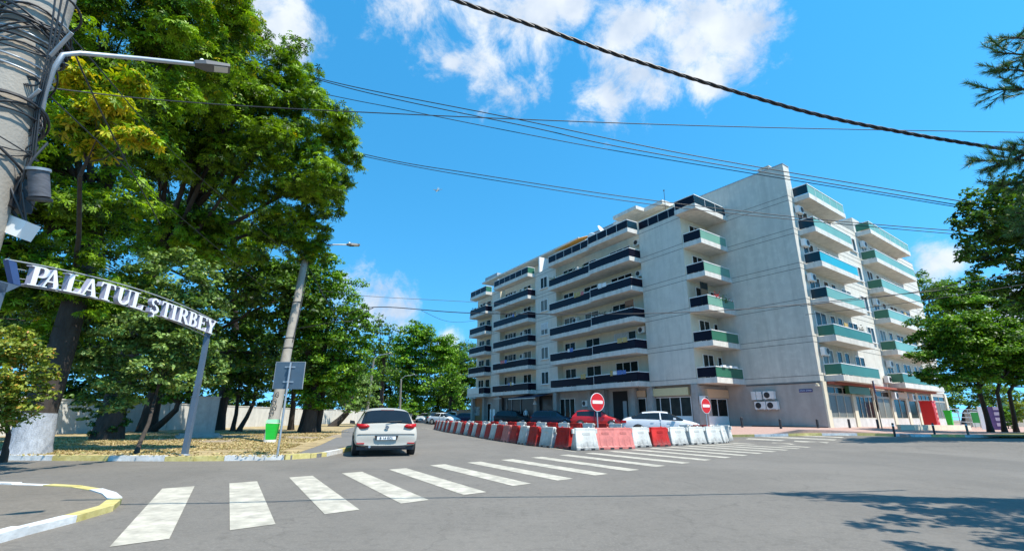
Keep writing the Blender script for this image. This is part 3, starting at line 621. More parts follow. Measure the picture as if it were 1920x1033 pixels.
# banner on the far-left first-floor balcony
mb = MB(T1); mb.box(-1.10, -1.075, 33.9, 37.3, zs(1)+.42, zs(1)+1.2); mb.build('banner', mat('banner_white', (.66, .64, .58), .6, .1), BR)
# satellite dishes
def dish(x, y, z, r, lab, rz):
    d = thing('satellite_dish', lab, 'satellite dish', (0, 0, 0), 0, 'white satellite dishes on the roof terrace')
    M = Matrix.Translation((CN[0], CN[1], 0)) @ Matrix.Rotation(ANG, 4, 'Z') @ T1 @ Matrix.Translation((x, y, z)); p = M.translation.copy(); d.location = p
    mb = MB(Matrix.Rotation(rz, 4, 'Z') @ Matrix.Rotation(math.radians(62), 4, 'X'))
    mb.lathe([(r*t, r*.22*t*t) for t in (.02, .3, .5, .7, .85, 1)]+[(r*t, r*.22*t*t-.02) for t in (1, .8, .5, .02)], (0, 0, 0), 'z', 28); mb.build('reflector', mWHITE, d)
    mb = MB(); mb.tube([(0, 0, -z+zs(6)+.42), (0, 0, 0)], .04, 6); mb.build('mast', mSTEEL, d)
dish(.2, 9.9, 19.75, .85, 'larger white satellite dish tilted above the roof terrace railing, nearer the street corner', .9)
dish(.2, 11.5, 19.65, .6, 'smaller white satellite dish seen edge-on beside the larger one on the roof terrace', 2.3)
# ------------------------------------------------------------ water-filled barriers
def barrier(name, m):
    # length along x 1.08, height .84, built once and copied
    L0, H0 = 1.08, .84; mb = MB()
    prof = [(-.24, 0), (-.24, .10), (-.215, .14), (-.085, .74), (-.085, H0), (.085, H0), (.085, .74), (.215, .14), (.24, .10), (.24, 0)]
    def ring(x, s, zsq=1.): return [(x, p[0]*s, p[1]*zsq) for p in prof]
    xs = [(-L0/2, .80), (-L0/2+.03, 1), (-.30, 1), (-.30, .90), (.0, .90), (.30, .90), (.30, 1), (L0/2-.03, 1), (L0/2, .80)]
    xs = [(-L0/2, .86), (-L0/2+.035, 1), (L0/2-.035, 1), (L0/2, .86)]
    vs = []
    for x, s in xs:
        for p in prof:
            tz = p[1]/H0; xx = x*(1-.13*tz)
            vs.append((xx, p[0]*s, p[1]))
    n = len(prof); fs = [(i*n+k, i*n+(k+1) % n, (i+1)*n+(k+1) % n, (i+1)*n+k) for i in range(len(xs)-1) for k in range(n)]
    fs += [tuple(range(n))[::-1], tuple(range((len(xs)-1)*n, len(xs)*n))]
    mb.add(vs, fs)
    for s in (-1, 1):                                               # moulded ribs and coupling lugs
        for x in (-.32, -.02, .28): 
            y0, y1 = .232, .135
            mb.add([(x, s*y0, .13), (x+.09, s*y0, .13), (x+.085, s*y1, .52), (x+.005, s*y1, .52), (x, s*(y0-.05), .13), (x+.09, s*(y0-.05), .13), (x+.085, s*(y1-.05), .52), (x+.005, s*(y1-.05), .52)],
                   [(0, 1, 2, 3), (4, 7, 6, 5), (0, 4, 5, 1), (1, 5, 6, 2), (2, 6, 7, 3), (3, 7, 4, 0)])
        mb.box(s*(L0/2+.0)-.05, s*(L0/2)+.05, -.05, .05, .62, .80)
    b = mb.build(name, m); bev = b.modifiers.new('b', 'BEVEL'); bev.width = .018; bev.segments = 2; bev.limit_method = 'ANGLE'
    bpy.context.view_layer.update(); me = bpy.data.meshes.new_from_object(b.evaluated_get(bpy.context.evaluated_depsgraph_get())); b.modifiers.clear(); b.data = me
    for p in me.polygons: p.use_smooth = False
    f = MB()
    for x in (-.27, .23): f.box(x-.09, x+.09, -.245, .245, .0, .075)
    f.build('fork_slot', mBLACK, b); 
    g = MB()
    for s in (-1, 1): g.cbox(0, s*.122, .62, .34, .012, .09)
    g.build('moulded_panel', m, b); c = MB(); c.lathe([(.035, 0), (.035, .03), (.01, .04)], (.2, 0, H0), n=8); c.build('filler_cap', m, b)
    return b
protos = {'red': barrier('road_barrier', mREDP), 'white': barrier('road_barrier', mWHP), 'faded pink': barrier('road_barrier', mPINK)}
firstb = set(); BG = 'water-filled road barriers fencing the closed triangle'
def put_barrier(c, x, y, ang, lab):
    o = protos[c]
    if c not in firstb: firstb.add(c); o.location = (x, y, gz(x, y)); o.rotation_euler = (0, 0, ang); o['label'] = lab; o['category'] = 'barrier'; o['group'] = BG
    else: dup(o, (x, y, gz(x, y)), ang, lab)
jr = random.Random(4)
def row(p, q, n, cols, where, skip0=0.):
    p = np.array(p); q = np.array(q); d = (q-p)/n; a = math.atan2(d[1], d[0]); cnt = {}
    for i in range(n):
        c = cols(i); cnt[c] = cnt.get(c, 0)+1; m = p+d*(i+.5)
        put_barrier(c, m[0], m[1], a+jr.uniform(-.09, .09), where(c, cnt[c]))
LR = [(2.55, 20.3), (1.2, 22.6), (-.35, 26.6), (-2.56, 33.6), (-5.2, 41.5), (-7.7, 50.6)]
ds = [math.dist(LR[i], LR[i+1]) for i in range(len(LR)-1)]; nb = int(sum(ds)/1.17); cnt = {}
for k in range(nb):
    s = (k+.5)*1.17; i = 0
    while i < len(ds)-1 and s > ds[i]: s -= ds[i]; i += 1
    p, q = np.array(LR[i]), np.array(LR[i+1]); m = p+(q-p)*s/ds[i]; c = 'red' if k % 2 == 0 else ('faded pink' if k == 5 else 'white')
    cnt[c] = cnt.get(c, 0)+1
    put_barrier(c, m[0], m[1], math.atan2(q[1]-p[1], q[0]-p[0])+jr.uniform(-.08, .08), f'{c} barrier, {ORD[cnt[c]-1]} of its colour up the left row from the near corner')
FR = [gnd(*p)[:2] for p in [(1096, 843), (1132, 841.5), (1165, 840.5), (1198, 837.5), (1234, 836), (1268, 834), (1303, 832.3), (1334, 831), (1353, 829.5)]]
FC = ['white', 'faded pink', 'faded pink', 'white', 'red', 'white', 'white', 'white', 'white']
FL = ['white plastic barrier at the near left corner of the front row by the crosswalk', 'faded pink plastic barrier next to the white corner one in the front row', 'faded pink plastic barrier with a white one at its right in the front row', 'white plastic barrier between the faded pink pair and the red one in the front row',
      'only red plastic barrier in the front row facing the crosswalk', 'white plastic barrier just right of the red one in the front row', 'white plastic barrier two places right of the red one in the front row', 'white plastic barrier, last but one at the right of the front row', 'white plastic barrier turned sideways at the right end of the front row']
for i, p in enumerate(FR):
    q = FR[min(i+1, 8)]; o = FR[max(i-1, 0)]; a = math.atan2((q-o)[1], (q-o)[0]); a = .28+.5*(a-.28)
    if i == 8: a = .95
    put_barrier(FC[i], p[0], p[1]-.15, a, FL[i])
row((12.3, 27.7), (-6.6, 50.6), 24, lambda i: 'red' if i % 2 == 1 else 'white', lambda c, n: f'{c} barrier, {ORD[n-1]} of its colour from the right in the back row')

# ------------------------------------------------------------ signs
def no_entry(px, py_c, zc, base_py, dia, yaw, lab):
    p = at(px, py_c, zc); gz_ = gz(p[0], p[1]); o = thing('no_entry_sign', lab, 'road sign', (p[0], p[1], gz_), yaw, 'no-entry signs behind the barriers')
    h = p[2]-gz_; r = dia/2; mb = MB(); mb.tube([(0, .05, 0), (0, .05, h+.2)], .032, 8); mb.build('post', mSTEEL, o)
    mb = MB(); mb.lathe([(r, -.012), (r, .012)], (0, 0, h), 'y', 40); d = mb.build('disc', mWHITE, o)
    mb = MB(); mb.lathe([(r*.95, -.018), (r*.95, -.0125)], (0, 0, h), 'y', 40); mb.build('red_face', mRED, d)
    mb = MB(); mb.box(-r*.72, r*.72, -.024, -.0185, h-r*.17, h+r*.17); mb.build('white_bar', mWHITE, d)
    for z in (h-.2, h+.2): mb = MB(); mb.box(-.05, .05, .013, .09, z-.015, z+.015); mb.build('bracket', mSTEEL, d)
no_entry(1120, 753.5, 22.5, 805, .85, math.radians(31), 'round red no-entry sign on a pole behind the barriers before the red hatchback')
no_entry(1323.5, 760.5, 27.5, 800, .87, math.radians(33), 'round red no-entry sign seen at an angle near the right end of the barriers')
# back of the rectangular sign, its post, and the green bin
gp = gnd(520, 853, .13); tp_ = at(549, 682, 0); 
def post_top(base, x, y): 
    r = ray(x, y); t = math.hypot(base[0], base[1])/math.hypot(r[0], r[1]); return EYE+r[2]*t
zt_ = post_top(gp, 549, 680); o = thing('sign_board', 'grey back of a rectangular sign on a thin steel post on the dry verge', 'road sign', gp, 0)
h = zt_-gp[2]; mb = MB(); mb.tube([(0, 0, -.05), (.02, 0, h)], .033, 8); mb.build('post', mSTEEL, o)
w_ = 45/888*17.6; hh = 40/888*17.6; mb = MB(); mb.box(-w_/2, w_/2, .05, .075, h-hh, h+.02); pn = mb.build('panel', mat('sign_back', (.07, .11, .15), .45, .1), o)
mb = MB(); mb.box(-w_/2-.01, w_/2+.01, .045, .08, h+.02, h+.035); mb.box(-w_/2-.012, -w_/2-.001, .045, .08, h-hh, h+.02); mb.box(w_/2+.001, w_/2+.012, .045, .08, h-hh, h+.02); mb.build('rim', mGREY, pn)
for z in (h-.13, h-.58): mb = MB(); mb.box(-.16, .16, .034, .049, z-.02, z+.02); mb.lathe([(.045, -.02), (.045, .02)], (.0, 0, z), n=10); mb.build('clamp', mSTEEL, pn)
gb = gp+np.array([.0, 0, 0]); bz0 = post_top(gp, 517, 824)-gp[2]; bz1 = post_top(gp, 525, 786)-gp[2]
o = thing('litter_bin', 'bright green litter bin with a pale lid fixed to the post of the grey sign', 'litter bin', (gp[0]-.27, gp[1]+.02, gp[2]), .1)
mB = mat('bin_green', (.02, .55, .04), .4, .08)
mb = MB(); mb.hprism([(-.15, -.15, bz0), (.15, -.15, bz0), (.15, .15, bz0), (-.15, .15, bz0)], (0, 0, .001)); mb = MB()
mb.add([(-.11, -.12, bz0), (.11, -.12, bz0), (.11, .12, bz0), (-.11, .12, bz0), (-.155, -.15, bz1-.12), (.155, -.15, bz1-.12), (.155, .15, bz1-.12), (-.155, .15, bz1-.12)], [(0, 3, 2, 1), (4, 5, 6, 7), (0, 1, 5, 4), (1, 2, 6, 5), (2, 3, 7, 6), (3, 0, 4, 7)]); mb.build('body', mB, o)
mb = MB(); mb.add([(-.165, -.16, bz1-.10), (.165, -.16, bz1-.10), (.165, .16, bz1-.10), (-.165, .16, bz1-.10), (-.14, -.1, bz1), (.14, -.1, bz1), (.14, .12, bz1), (-.14, .12, bz1)], [(0, 3, 2, 1), (4, 5, 6, 7), (0, 1, 5, 4), (1, 2, 6, 5), (2, 3, 7, 6), (3, 0, 4, 7)]); mb.build('lid', mat('bin_lid', (.25, .55, .30), .4, .08), o)
# blue and round signs seen edge-on at the right-hand kerb
gp = gnd(1655, 809, .14); o = thing('parking_sign', 'blue panel sign with a round sign seen from behind on one post at the kerb', 'road sign', gp, 0)
h = post_top(gp, 1627, 714)-gp[2]; mb = MB(); mb.tube([(0, 0, 0), (.0, 0, h)], .035, 8); mb.build('post', mat('rusty_post', (.26, .16, .13), .7, .2), o)
def zz(y, x=1640): return post_top(gp, x, y)-gp[2]
Rz = Matrix.Rotation(math.radians(52), 4, 'Z')
mb = MB(Rz); mb.box(-.27, .27, -.07, -.045, zz(738, 1632), h+.02); mb.build('blue_panel', mBLUE, o)
mb = MB(Rz); mb.box(-.3, .3, -.07, -.045, zz(768), zz(740, 1634)); mb.build('brown_panel', mat('worn_brown_panel', (.33, .16, .11), .7, .4, 6), o)
mb = MB(Rz); mb.lathe([(.4, .04), (.4, .065)], (.0, 0, zz(760)), 'y', 30); mb.build('round_panel', mBLACK, o)

# ------------------------------------------------------------ bollards
mBOL = mat('bollard_black', (.022, .022, .024), .5, .2)
bl = [(1392.6, 805, 782), (1465, 807, 785.6), (1535, 807, 785.6), (1594.5, 806.5, 785.4), (1648, 806.5, 786), (1678, 816, 793), (1753, 815, 793), (1816, 816, 792)]
bt = ['leftmost black bollard, before the shop return wall', 'black bollard before the plain gable wall under the air conditioners', 'black bollard in line with the blue street plate', 'black bollard before the first corner shop window', 'black bollard just left of the sign post with the blue panel', 'thin black bollard at the kerb right of the sign post', 'thin black bollard at the kerb in front of the red cabin', 'brown bollard before the metal railing, rightmost of the row']
proto = None
for i, (x, yb, yt) in enumerate(bl):
    p = gnd(x, yb, .15 if i > 4 else .17); z1 = post_top(p, x, yt); h = z1-p[2]; r = .075 if i < 5 else .05
    o = thing('bollard', bt[i], 'bollard', p, 0, 'bollards along the corner pavement'); mb = MB(); mb.lathe([(r, 0), (r, h*.93), (r*.95, h), (r*.3, h+.01)], n=14)
    mb.build('shaft', mBOL if i < 7 else mat('brown_bollard', (.16, .11, .08), .6, .2), o); mb = MB(); mb.lathe([(r*1.35, 0), (r*1.3, .03)], n=14); mb.build('base_ring', mCONC, o)
    if i > 4: mb = MB(); mb.lathe([(r*1.04, h*.80), (r*1.04, h*.86)], n=14); mb.build('white_band', mWHITE, o)

# ------------------------------------------------------------ arch sign
pb = gnd(345, 853, .13); o = thing('arch_sign', 'white raised letters on a curved steel arch over the side road', 'sign', pb, 0)
zt = post_top(pb, 388, 622); 
# left foot: same height for the arch end
best = None
for t in np.arange(5, 20, .02):
    p = at(12, 512, t)
    if best is None or abs(p[2]-(zt-.0)) < best[0]: best = (abs(p[2]-zt), p)
lp = best[1]; print('arch', pb, zt, lp)
mPOST = mat('arch_post_blue_grey', (.10, .14, .19), .45, .1, metal=.2); O = Vector(pb)
L2 = Vector((lp[0], lp[1], 0)); R2 = Vector((pb[0], pb[1], 0)); dr = (R2-L2).normalized(); nrm = np.array([dr.y, -dr.x]); W_ = (R2-L2).length
def sp(x, y):                     # pixel on the sign plane -> (s along, z)
    p = onplane(x, y, (pb[0], pb[1]), nrm); return (Vector((p[0], p[1], 0))-L2).dot(dr), p[2]
def S3(s, z, d=0.): v = L2+dr*s+Vector((nrm[0], nrm[1], 0))*d; return Vector((v.x, v.y, z))-O
if dr.x*nrm[0] > 1: pass
fc = 1 if nrm[0] > 0 else -1      # toward the viewer
hw = .065
mb = MB()
mb.hprism([S3(W_-.05, pb[2]-.1, -hw), S3(W_+.10, pb[2]-.1, -hw), S3(W_+.07, zt, -hw), S3(W_-.02, zt, -hw)], Vector((nrm[0], nrm[1], 0))*hw*2); mb.build('post', mPOST, o)
mb = MB(); mb.hprism([S3(-.12, -.1, -hw), S3(.03, -.1, -hw), S3(.03, zt-.2, -hw), S3(-.12, zt-.2, -hw)], Vector((nrm[0], nrm[1], 0))*hw*2); mb.hprism([S3(-.5, zt-.55, -hw), S3(.05, zt-.35, -hw), S3(.25, zt-.18, -hw), S3(-.5, zt-.18, -hw)], Vector((nrm[0], nrm[1], 0))*hw*2); mb.build('post', mPOST, o)
mb = MB(); mb.lathe([(.14, 0), (.13, .03)], tuple(S3(W_+.02, pb[2])), n=12); mb.build('foot_plate', mSTEEL, o)
top = [sp(*p) for p in [(10, 487), (120, 506), (230, 533), (320, 565), (404, 602)]]; bot = [sp(*p) for p in [(22, 534), (120, 547), (230, 570), (310, 600), (392, 632)]]
def smooth(P, n=24):
    c = np.polyfit([p[0] for p in P], [p[1] for p in P], 2); xs = np.linspace(P[0][0], P[-1][0], n); return [(x, np.polyval(c, x)) for x in xs], c
tp2, ct = smooth(top); bt2, cb = smooth(bot)
for nm, ks in (('arch_rail', 0.), ('arch_rail', 1.), ('arch_wire', .33), ('arch_wire', .72)):
    pts = [S3(a[0]+(b[0]-a[0])*ks, a[1]+(b[1]-a[1])*ks) for a, b in zip(tp2, bt2)]; mb = MB(); mb.tube(pts, .016 if ks in (0., 1.) else .008, 6); mb.build(nm, mGREY, o)
mb = MB(); a0, b0 = tp2[0], bt2[0]; mb.hprism([S3(a0[0], a0[1], -.05), S3(a0[0]+.16, a0[1]-.01, -.05), S3(b0[0]+.12, b0[1], -.05), S3(b0[0]-.02, b0[1], -.05)], Vector((nrm[0], nrm[1], 0))*.1); mb.build('end_box', mat('blue_box', (.04, .08, .2), .5), o)
mb = MB(); a0, b0 = tp2[-1], bt2[-1]; mb.tube([S3(*a0), S3(*b0)], .02, 6); mb.build('end_strut', mSTEEL, o)
# serif capitals on a unit cell (height 1): list of convex pieces
def Q(*p): return list(p)
def R(x0, y0, x1, y1): return [(x0, y0), (x1, y0), (x1, y1), (x0, y1)]
def arcs(cx, cy, rx, ry, a0, a1, tx, ty, n=10):
    out = []
    for i in range(n):
        a, b = math.radians(a0+(a1-a0)*i/n), math.radians(a0+(a1-a0)*(i+1)/n); th = lambda t: (tx*abs(math.cos(t))+ty*abs(math.sin(t)))
        def pt(t, k): return (cx+(rx-k*th(t))*math.cos(t), cy+(ry-k*th(t))*math.sin(t))
        out.append([pt(a, 0), pt(b, 0), pt(b, 1), pt(a, 1)])
    return out
SR = .05
GL = {
 'P': (.66, [R(.12, 0, .30, 1), R(.02, 0, .40, SR), R(.02, 1-SR, .34, 1), R(.3, 1-.07, .42, 1), R(.3, .44, .42, .51)]+arcs(.40, .72, .26, .28, -90, 90, .19, .07)),
 'A': (.82, [Q((.10, 0), (.18, 0), (.46, 1), (.36, 1)), Q((.52, 0), (.73, 0), (.47, 1), (.36, 1)), R(.22, .30, .58, .37), R(.0, 0, .28, SR), R(.46, 0, .82, SR)]),
 'L': (.66, [R(.12, 0, .30, 1), R(.02, 0, .58, .07), R(.02, 1-SR, .40, 1), Q((.50, 0), (.64, 0), (.66, .30), (.61, .30))]),
 'T': (.74, [R(.28, 0, .46, 1), R(.18, 0, .56, SR), R(.04, .93, .70, 1), Q((.02, .72), (.06, .72), (.14, .95), (.04, 1)), Q((.68, .72), (.72, .72), (.70, 1), (.60, .95))]),
 'U': (.78, [R(.10, .3, .28, 1), R(.58, .3, .66, 1), R(.0, 1-SR, .38, 1), R(.50, 1-SR, .76, 1)]+arcs(.38, .32, .28, .32, 180, 360, .13, .08)),
 'S': (.60, arcs(.30, .73, .23, .27, 20, 250, .10, .09)+arcs(.32, .27, .25, .27, -160, 75, .13, .09)+[Q((.20, .60), (.28, .48), (.46, .40), (.40, .54)), R(.50, .70, .54, .96), R(.06, .04, .10, .32)]),
 'I': (.40, [R(.11, 0, .29, 1), R(.01, 0, .39, SR), R(.01, 1-SR, .39, 1)]),
 'R': (.78, [R(.12, 0, .30, 1), R(.02, 0, .40, SR), R(.02, 1-SR, .34, 1), R(.3, .93, .40, 1), R(.3, .46, .42, .53), Q((.60, 0), (.80, 0), (.52, .50), (.36, .48))]+arcs(.38, .73, .25, .27, -90, 90, .18, .07)),
 'B': (.70, [R(.12, 0, .30, 1), R(.02, 0, .34, SR), R(.02, 1-SR, .34, 1), R(.3, .93, .38, 1), R(.3, .48, .42, .55), R(.3, 0, .40, .07)]+arcs(.36, .76, .23, .24, -90, 90, .17, .07)+arcs(.38, .27, .27, .275, -90, 90, .18, .07)),
 'E': (.68, [R(.12, 0, .30, 1), R(.02, 0, .58, .07), R(.02, .93, .58, 1), R(.3, .47, .48, .54), Q((.52, 0), (.64, 0), (.66, .28), (.61, .28)), Q((.52, 1), (.62, 1), (.63, .74), (.58, .74)), R(.45, .38, .49, .63)]),
 'Y': (.78, [R(.30, 0, .48, .46), R(.20, 0, .58, SR), Q((.06, 1), (.25, 1), (.48, .44), (.32, .42)), Q((.60, 1), (.68, 1), (.48, .44), (.38, .44)), R(.0, 1-SR, .34, 1), R(.52, 1-SR, .78, 1)])}
word = [('P', 47), ('A', 70), ('L', 115), ('A', 146), ('T', 180), ('U', 212), ('L', 240), ('S', 275), ('T', 296), ('I', 315), ('R', 327), ('B', 347), ('E', 364), ('Y', 381)]
ends = [84, 112, 148, 180, 209, 241, 264, 293, 316, 327, 349, 365, 383, 400]
mLET = mat('letter_white', (.85, .84, .84), .4, .02); mSIDE = mat('letter_side_shaded', (.30, .29, .36), .5, .1)  # shade of the letter sides is put into a purple-grey colour
for (ch, x0), x1 in zip(word, ends):
    ym = 517 if x0 < 60 else None
    yy = lambda x: 497+ (x-47)*.185+ (x-47)**2*.00033     # cap line of the letters
    yb_ = lambda x: 536+(x-47)*.145+(x-47)**2*.00034
    s0, zt0 = sp(x0, yy(x0)); s1, zt1 = sp(x1, yy(x1)); _, zb0 = sp(x0, yb_(x0)); _, zb1 = sp(x1, yb_(x1))
    w, pieces = GL[ch]; mb = MB()
    if ch == 'S': pieces = pieces+[R(.27, -.12, .33, -.0), Q((.24, -.24), (.33, -.2), (.36, -.1), (.27, -.1))]
    for j, pc in enumerate(pieces):
        dd = .02+j*.0006
        q = []
        for (u, v) in pc:
            t = u/w; s = s0+(s1-s0)*t; zt_ = zt0+(zt1-zt0)*t; zb_ = zb0+(zb1-zb0)*t; q.append((s, zb_+(zt_-zb_)*v))
        mb.cur = 0; mb.add([S3(a, b, fc*(.11+dd)) for a, b in q], [tuple(range(len(q)))])
        mb.cur = 1; n = len(q); mb.add([S3(a, b, fc*(.11+dd)) for a, b in q]+[S3(a, b, fc*.02) for a, b in q], [(i, (i+1) % n, n+(i+1) % n, n+i) for i in range(n)]+[tuple(range(n, 2*n))])
    mb.build('letter', [mLET, mSIDE], o, recalc=False)

# ------------------------------------------------------------ poles and lamps
mPOLE = mat('pole_concrete', (.32, .29, .245), .85, .15, 3, .3, 40, dirt=.4)
def pole(name, base, top, r0, r1, lab, cat='utility pole', m=None):
    o = thing(name, lab, cat, base); d = Vector(top)-Vector(base); mb = MB()
    mb.tube([Vector((0, 0, -.1)), d*.5, d], [r0, (r0+r1)/2, r1], 20); mb.build('shaft', m or mPOLE, o); return o, d
def lamp_head(o, p, d, s=1.):
    d = Vector(d).normalized(); side = d.cross(Vector((0, 0, 1))).normalized(); up = side.cross(d)
    M = Matrix.Translation(p) @ Matrix([[d.x, side.x, up.x, 0], [d.y, side.y, up.y, 0], [d.z, side.z, up.z, 0], [0, 0, 0, 1]])
    mb = MB(M); f = s
    mb.add([(0, -.07*f, -.02*f), (0, .07*f, -.02*f), (0, .06*f, .05*f), (0, -.06*f, .05*f), (.2*f, -.14*f, -.05*f), (.2*f, .14*f, -.05*f), (.2*f, .11*f, .06*f), (.2*f, -.11*f, .06*f), (.62*f, -.13*f, -.05*f), (.62*f, .13*f, -.05*f), (.62*f, .11*f, .02*f), (.62*f, -.11*f, .02*f)],
           [(0, 1, 2, 3), (0, 4, 5, 1), (1, 5, 6, 2), (2, 6, 7, 3), (3, 7, 4, 0), (4, 8, 9, 5), (5, 9, 10, 6), (6, 10, 11, 7), (7, 11, 8, 4), (8, 11, 10, 9)])
    h = mb.build('lamp_head', mat('lamp_grey', (.08, .085, .09), .5, .1), o); g = MB(M); g.box(.33*f, .58*f, -.10*f, .10*f, -.062*f, -.052*f); g.build('lens', mat('lamp_lens', (.5, .5, .46), .2), h)
    c = MB(M); c.lathe([(.045*f, 0), (.045*f, .06*f), (.03*f, .08*f)], (.14*f, 0, .05*f), n=12); c.build('photocell', mWHITE, h)
    return h
# near pole, upper left
PB = at(85, 0, 5.0); base = (PB[0]+.02, PB[1], .1)
o, d = pole('utility_pole', base, (PB[0]-.05, PB[1]+.0, 10.5), .30, .17, 'thick concrete utility pole wrapped in cables at the upper left, carrying a street lamp')
O = Vector(base)
def off(x, y, z): return Vector(at(x, y, z))-O
a0 = off(78, 205, 4.8); armp = [off(84, 175, 4.75), off(100, 130, 4.75), off(118, 103, 4.8), off(150, 100, 4.95), off(260, 110, 5.3), off(365, 121, 5.6)]
mb = MB(); mb.tube([off(70, 250, 4.78)]+armp, .024, 10); mb.build('lamp_arm', mSTEEL, o); lamp_head(o, armp[-1], armp[-1]-armp[-2], .58)
cr2 = random.Random(2); mb = MB()
def ringat(yy, k, rr=.0, tilt=.3, r=.012, tgt=None):
    z = off(60, yy, 4.95).z; t = (z)/(d.z); c = d*t; R_ = .30+(.17-.30)*t+.02+rr; pts = [c+Vector((math.cos(a)*R_, math.sin(a)*R_, tilt*math.cos(a+k))) for a in np.linspace(0, 2*PI, 26)]
    (tgt or mb).tube(pts, r, 6)
for yy in (38, 95, 120, 150, 168): ringat(yy, .4, tilt=-.06, r=.010)
mb.build('steel_strap', mSTEEL, o)
mb = MB()
for i in range(22): ringat(cr2.uniform(0, 330), cr2.uniform(-1, 1), rr=cr2.uniform(.0, .06), tilt=cr2.uniform(-.25, .25), r=cr2.choice([.006, .009, .012]))
mb.build('cable_wrap', mBLACK, o)
for c_, rr_ in (((30, 222), .20), ((34, 228), .17), ((26, 232), .22), ((10, 350), .18), ((60, 155), .05)):
    c = off(c_[0], c_[1], 4.62); ax = Vector((.9, .25, 0)).normalized(); up = Vector((-.15, 0, 1)).normalized()
    mb = MB()
    for j in range(3): mb.tube([c+(ax*math.cos(a)*(rr_+j*.012)+up*math.sin(a)*(rr_*.62+j*.012))+Vector((0, -.01*j, 0)) for a in np.linspace(0, 2*PI, 28)], .0065, 5)
    mb.build('cable_coil', mBLACK, o)
mb = MB(); mb.tube([off(72, 322, 4.5), off(75, 370, 4.5)], .078, 18); mb.build('splice_drum', mat('drum_grey', (.09, .09, .10), .6, .4, 9, stretch=(1, 1, 6)), o)
for yy in (318, 374): mb = MB(); mb.tube([off(72+(yy-318)*.05, yy-2, 4.5), off(72+(yy-318)*.05, yy+3, 4.5)], .092, 18); mb.build('drum_cap', mSTEEL if yy < 330 else mBLACK, o)
mb = MB(Matrix.Translation(off(38, 428, 4.5)) @ Matrix.Rotation(.35, 4, 'Y')); mb.box(-.09, .1, -.07, .07, -.085, .08); mb.build('junction_box', mWHITE, o)
mb = MB(Matrix.Translation(off(18, 365, 4.55))); mb.box(-.14, .16, -.1, .1, -.16, .14); mb.build('fuse_box', mBLACK, o)
mb = MB()
for i in range(18):
    p = off(cr2.uniform(-20, 90), cr2.uniform(250, 330), 4.6); q = off(cr2.uniform(0, 70), cr2.uniform(360, 450), 4.5); m = (p+q)/2+Vector((cr2.uniform(-.2, .2), -.1, cr2.uniform(-.1, .05))); mb.tube([p, (p+m)/2+Vector((0, 0, .02)), m, (q+m)/2, q], cr2.choice([.005, .008, .012]), 5)
mb.build('cable_bundle', mDARK, o)
mb = MB()
for k in range(3): p = [off(135-14*k, -30, 4.7), off(105-6*k, 90, 4.66), off(75-4*k, 200, 4.63), off(66-5*k, 290, 4.6), off(40, 345, 4.55)]; mb.tube(p, .009, 5)
mb.build('riser_cable', mDARK, o)
for pts in ([(95, 105), (135, 62)], [(75, 168), (40, 200), (0, 232)]):
    mb = MB(); mb.tube([off(x, y, 4.6) for x, y in pts], .018, 6); mb.build('bracket', mSTEEL, o)
# second pole with street lamp
g2 = gnd(505, 829, .13); zt2 = None
tt = at(577, 462, 26.2); o, d = pole('lamp_pole', g2, tt, .25, .16, 'weathered leaning concrete lamp pole with graffiti near its whitewashed foot', 'street lamp'); O = Vector(g2)
arm = [off(578, 470, 26.2), off(588, 461, 26.2), off(602, 458.5, 26.3), off(650, 459, 27)]; mb = MB(); mb.tube(arm, .04, 8); mb.build('lamp_arm', mSTEEL, o); lamp_head(o, arm[-1], arm[-1]-arm[-2], 1.15)
mb = MB(); mb.tube([Vector((0, 0, -.05)), d*.075], [.258, .253], 20); mb.build('whitewash', mWALLW, o)
mb = MB()
for t in (.42, .47, .66): c = d*t; r = .25-.09*t+.02; mb.tube([c+Vector((math.cos(a)*r, math.sin(a)*r, .03*math.cos(a))) for a in np.linspace(0, 2*PI, 18)], .016, 5)
mb.tube([d*.98+Vector((.17, -.05, 0)), d*.8+Vector((.32, -.1, 0)), d*.6+Vector((.3, -.1, 0)), d*.45+Vector((.22, -.1, 0))], .018, 5); mb.build('cable_wrap', mBLACK, o)
mb = MB()
for (t, x, s) in ((.12, -.05, .10), (.145, .03, .09), (.17, -.03, .10), (.20, .04, .08)):
    c = d*t+Vector((x, -.25, 0)); mb.tube([c+Vector((math.cos(a)*s, 0, math.sin(a*1.0)*s*1.2+math.sin(a*2)*.04)) for a in np.linspace(0, 2*PI, 16)], .012, 5)
mb.build('graffiti', mBLACK, o)
for (bx, by, tx, ty, zc, lab) in ((686, 788, 701, 673, 62, 'distant lamp pole left of the parked silver hatchback, under the trees'), (749, 790, 752, 711, 72, 'distant lamp pole straight above the roof of the silver hatchback')):
    p = at(bx, by, zc); q = at(tx, ty, zc); o, d = pole('lamp_pole', (p[0], p[1], .1), (q[0], q[1], q[2]), .2, .12, lab, 'street lamp'); O = Vector((p[0], p[1], .1))
    o['group'] = 'distant lamp poles'; arm = [d, d+Vector((.6, 0, .5)), d+Vector((1.8, 0, .7))]; mb = MB(); mb.tube(arm, .05, 6); mb.build('lamp_arm', mSTEEL, o); lamp_head(o, arm[-1], Vector((1, 0, 0)), 1.1)
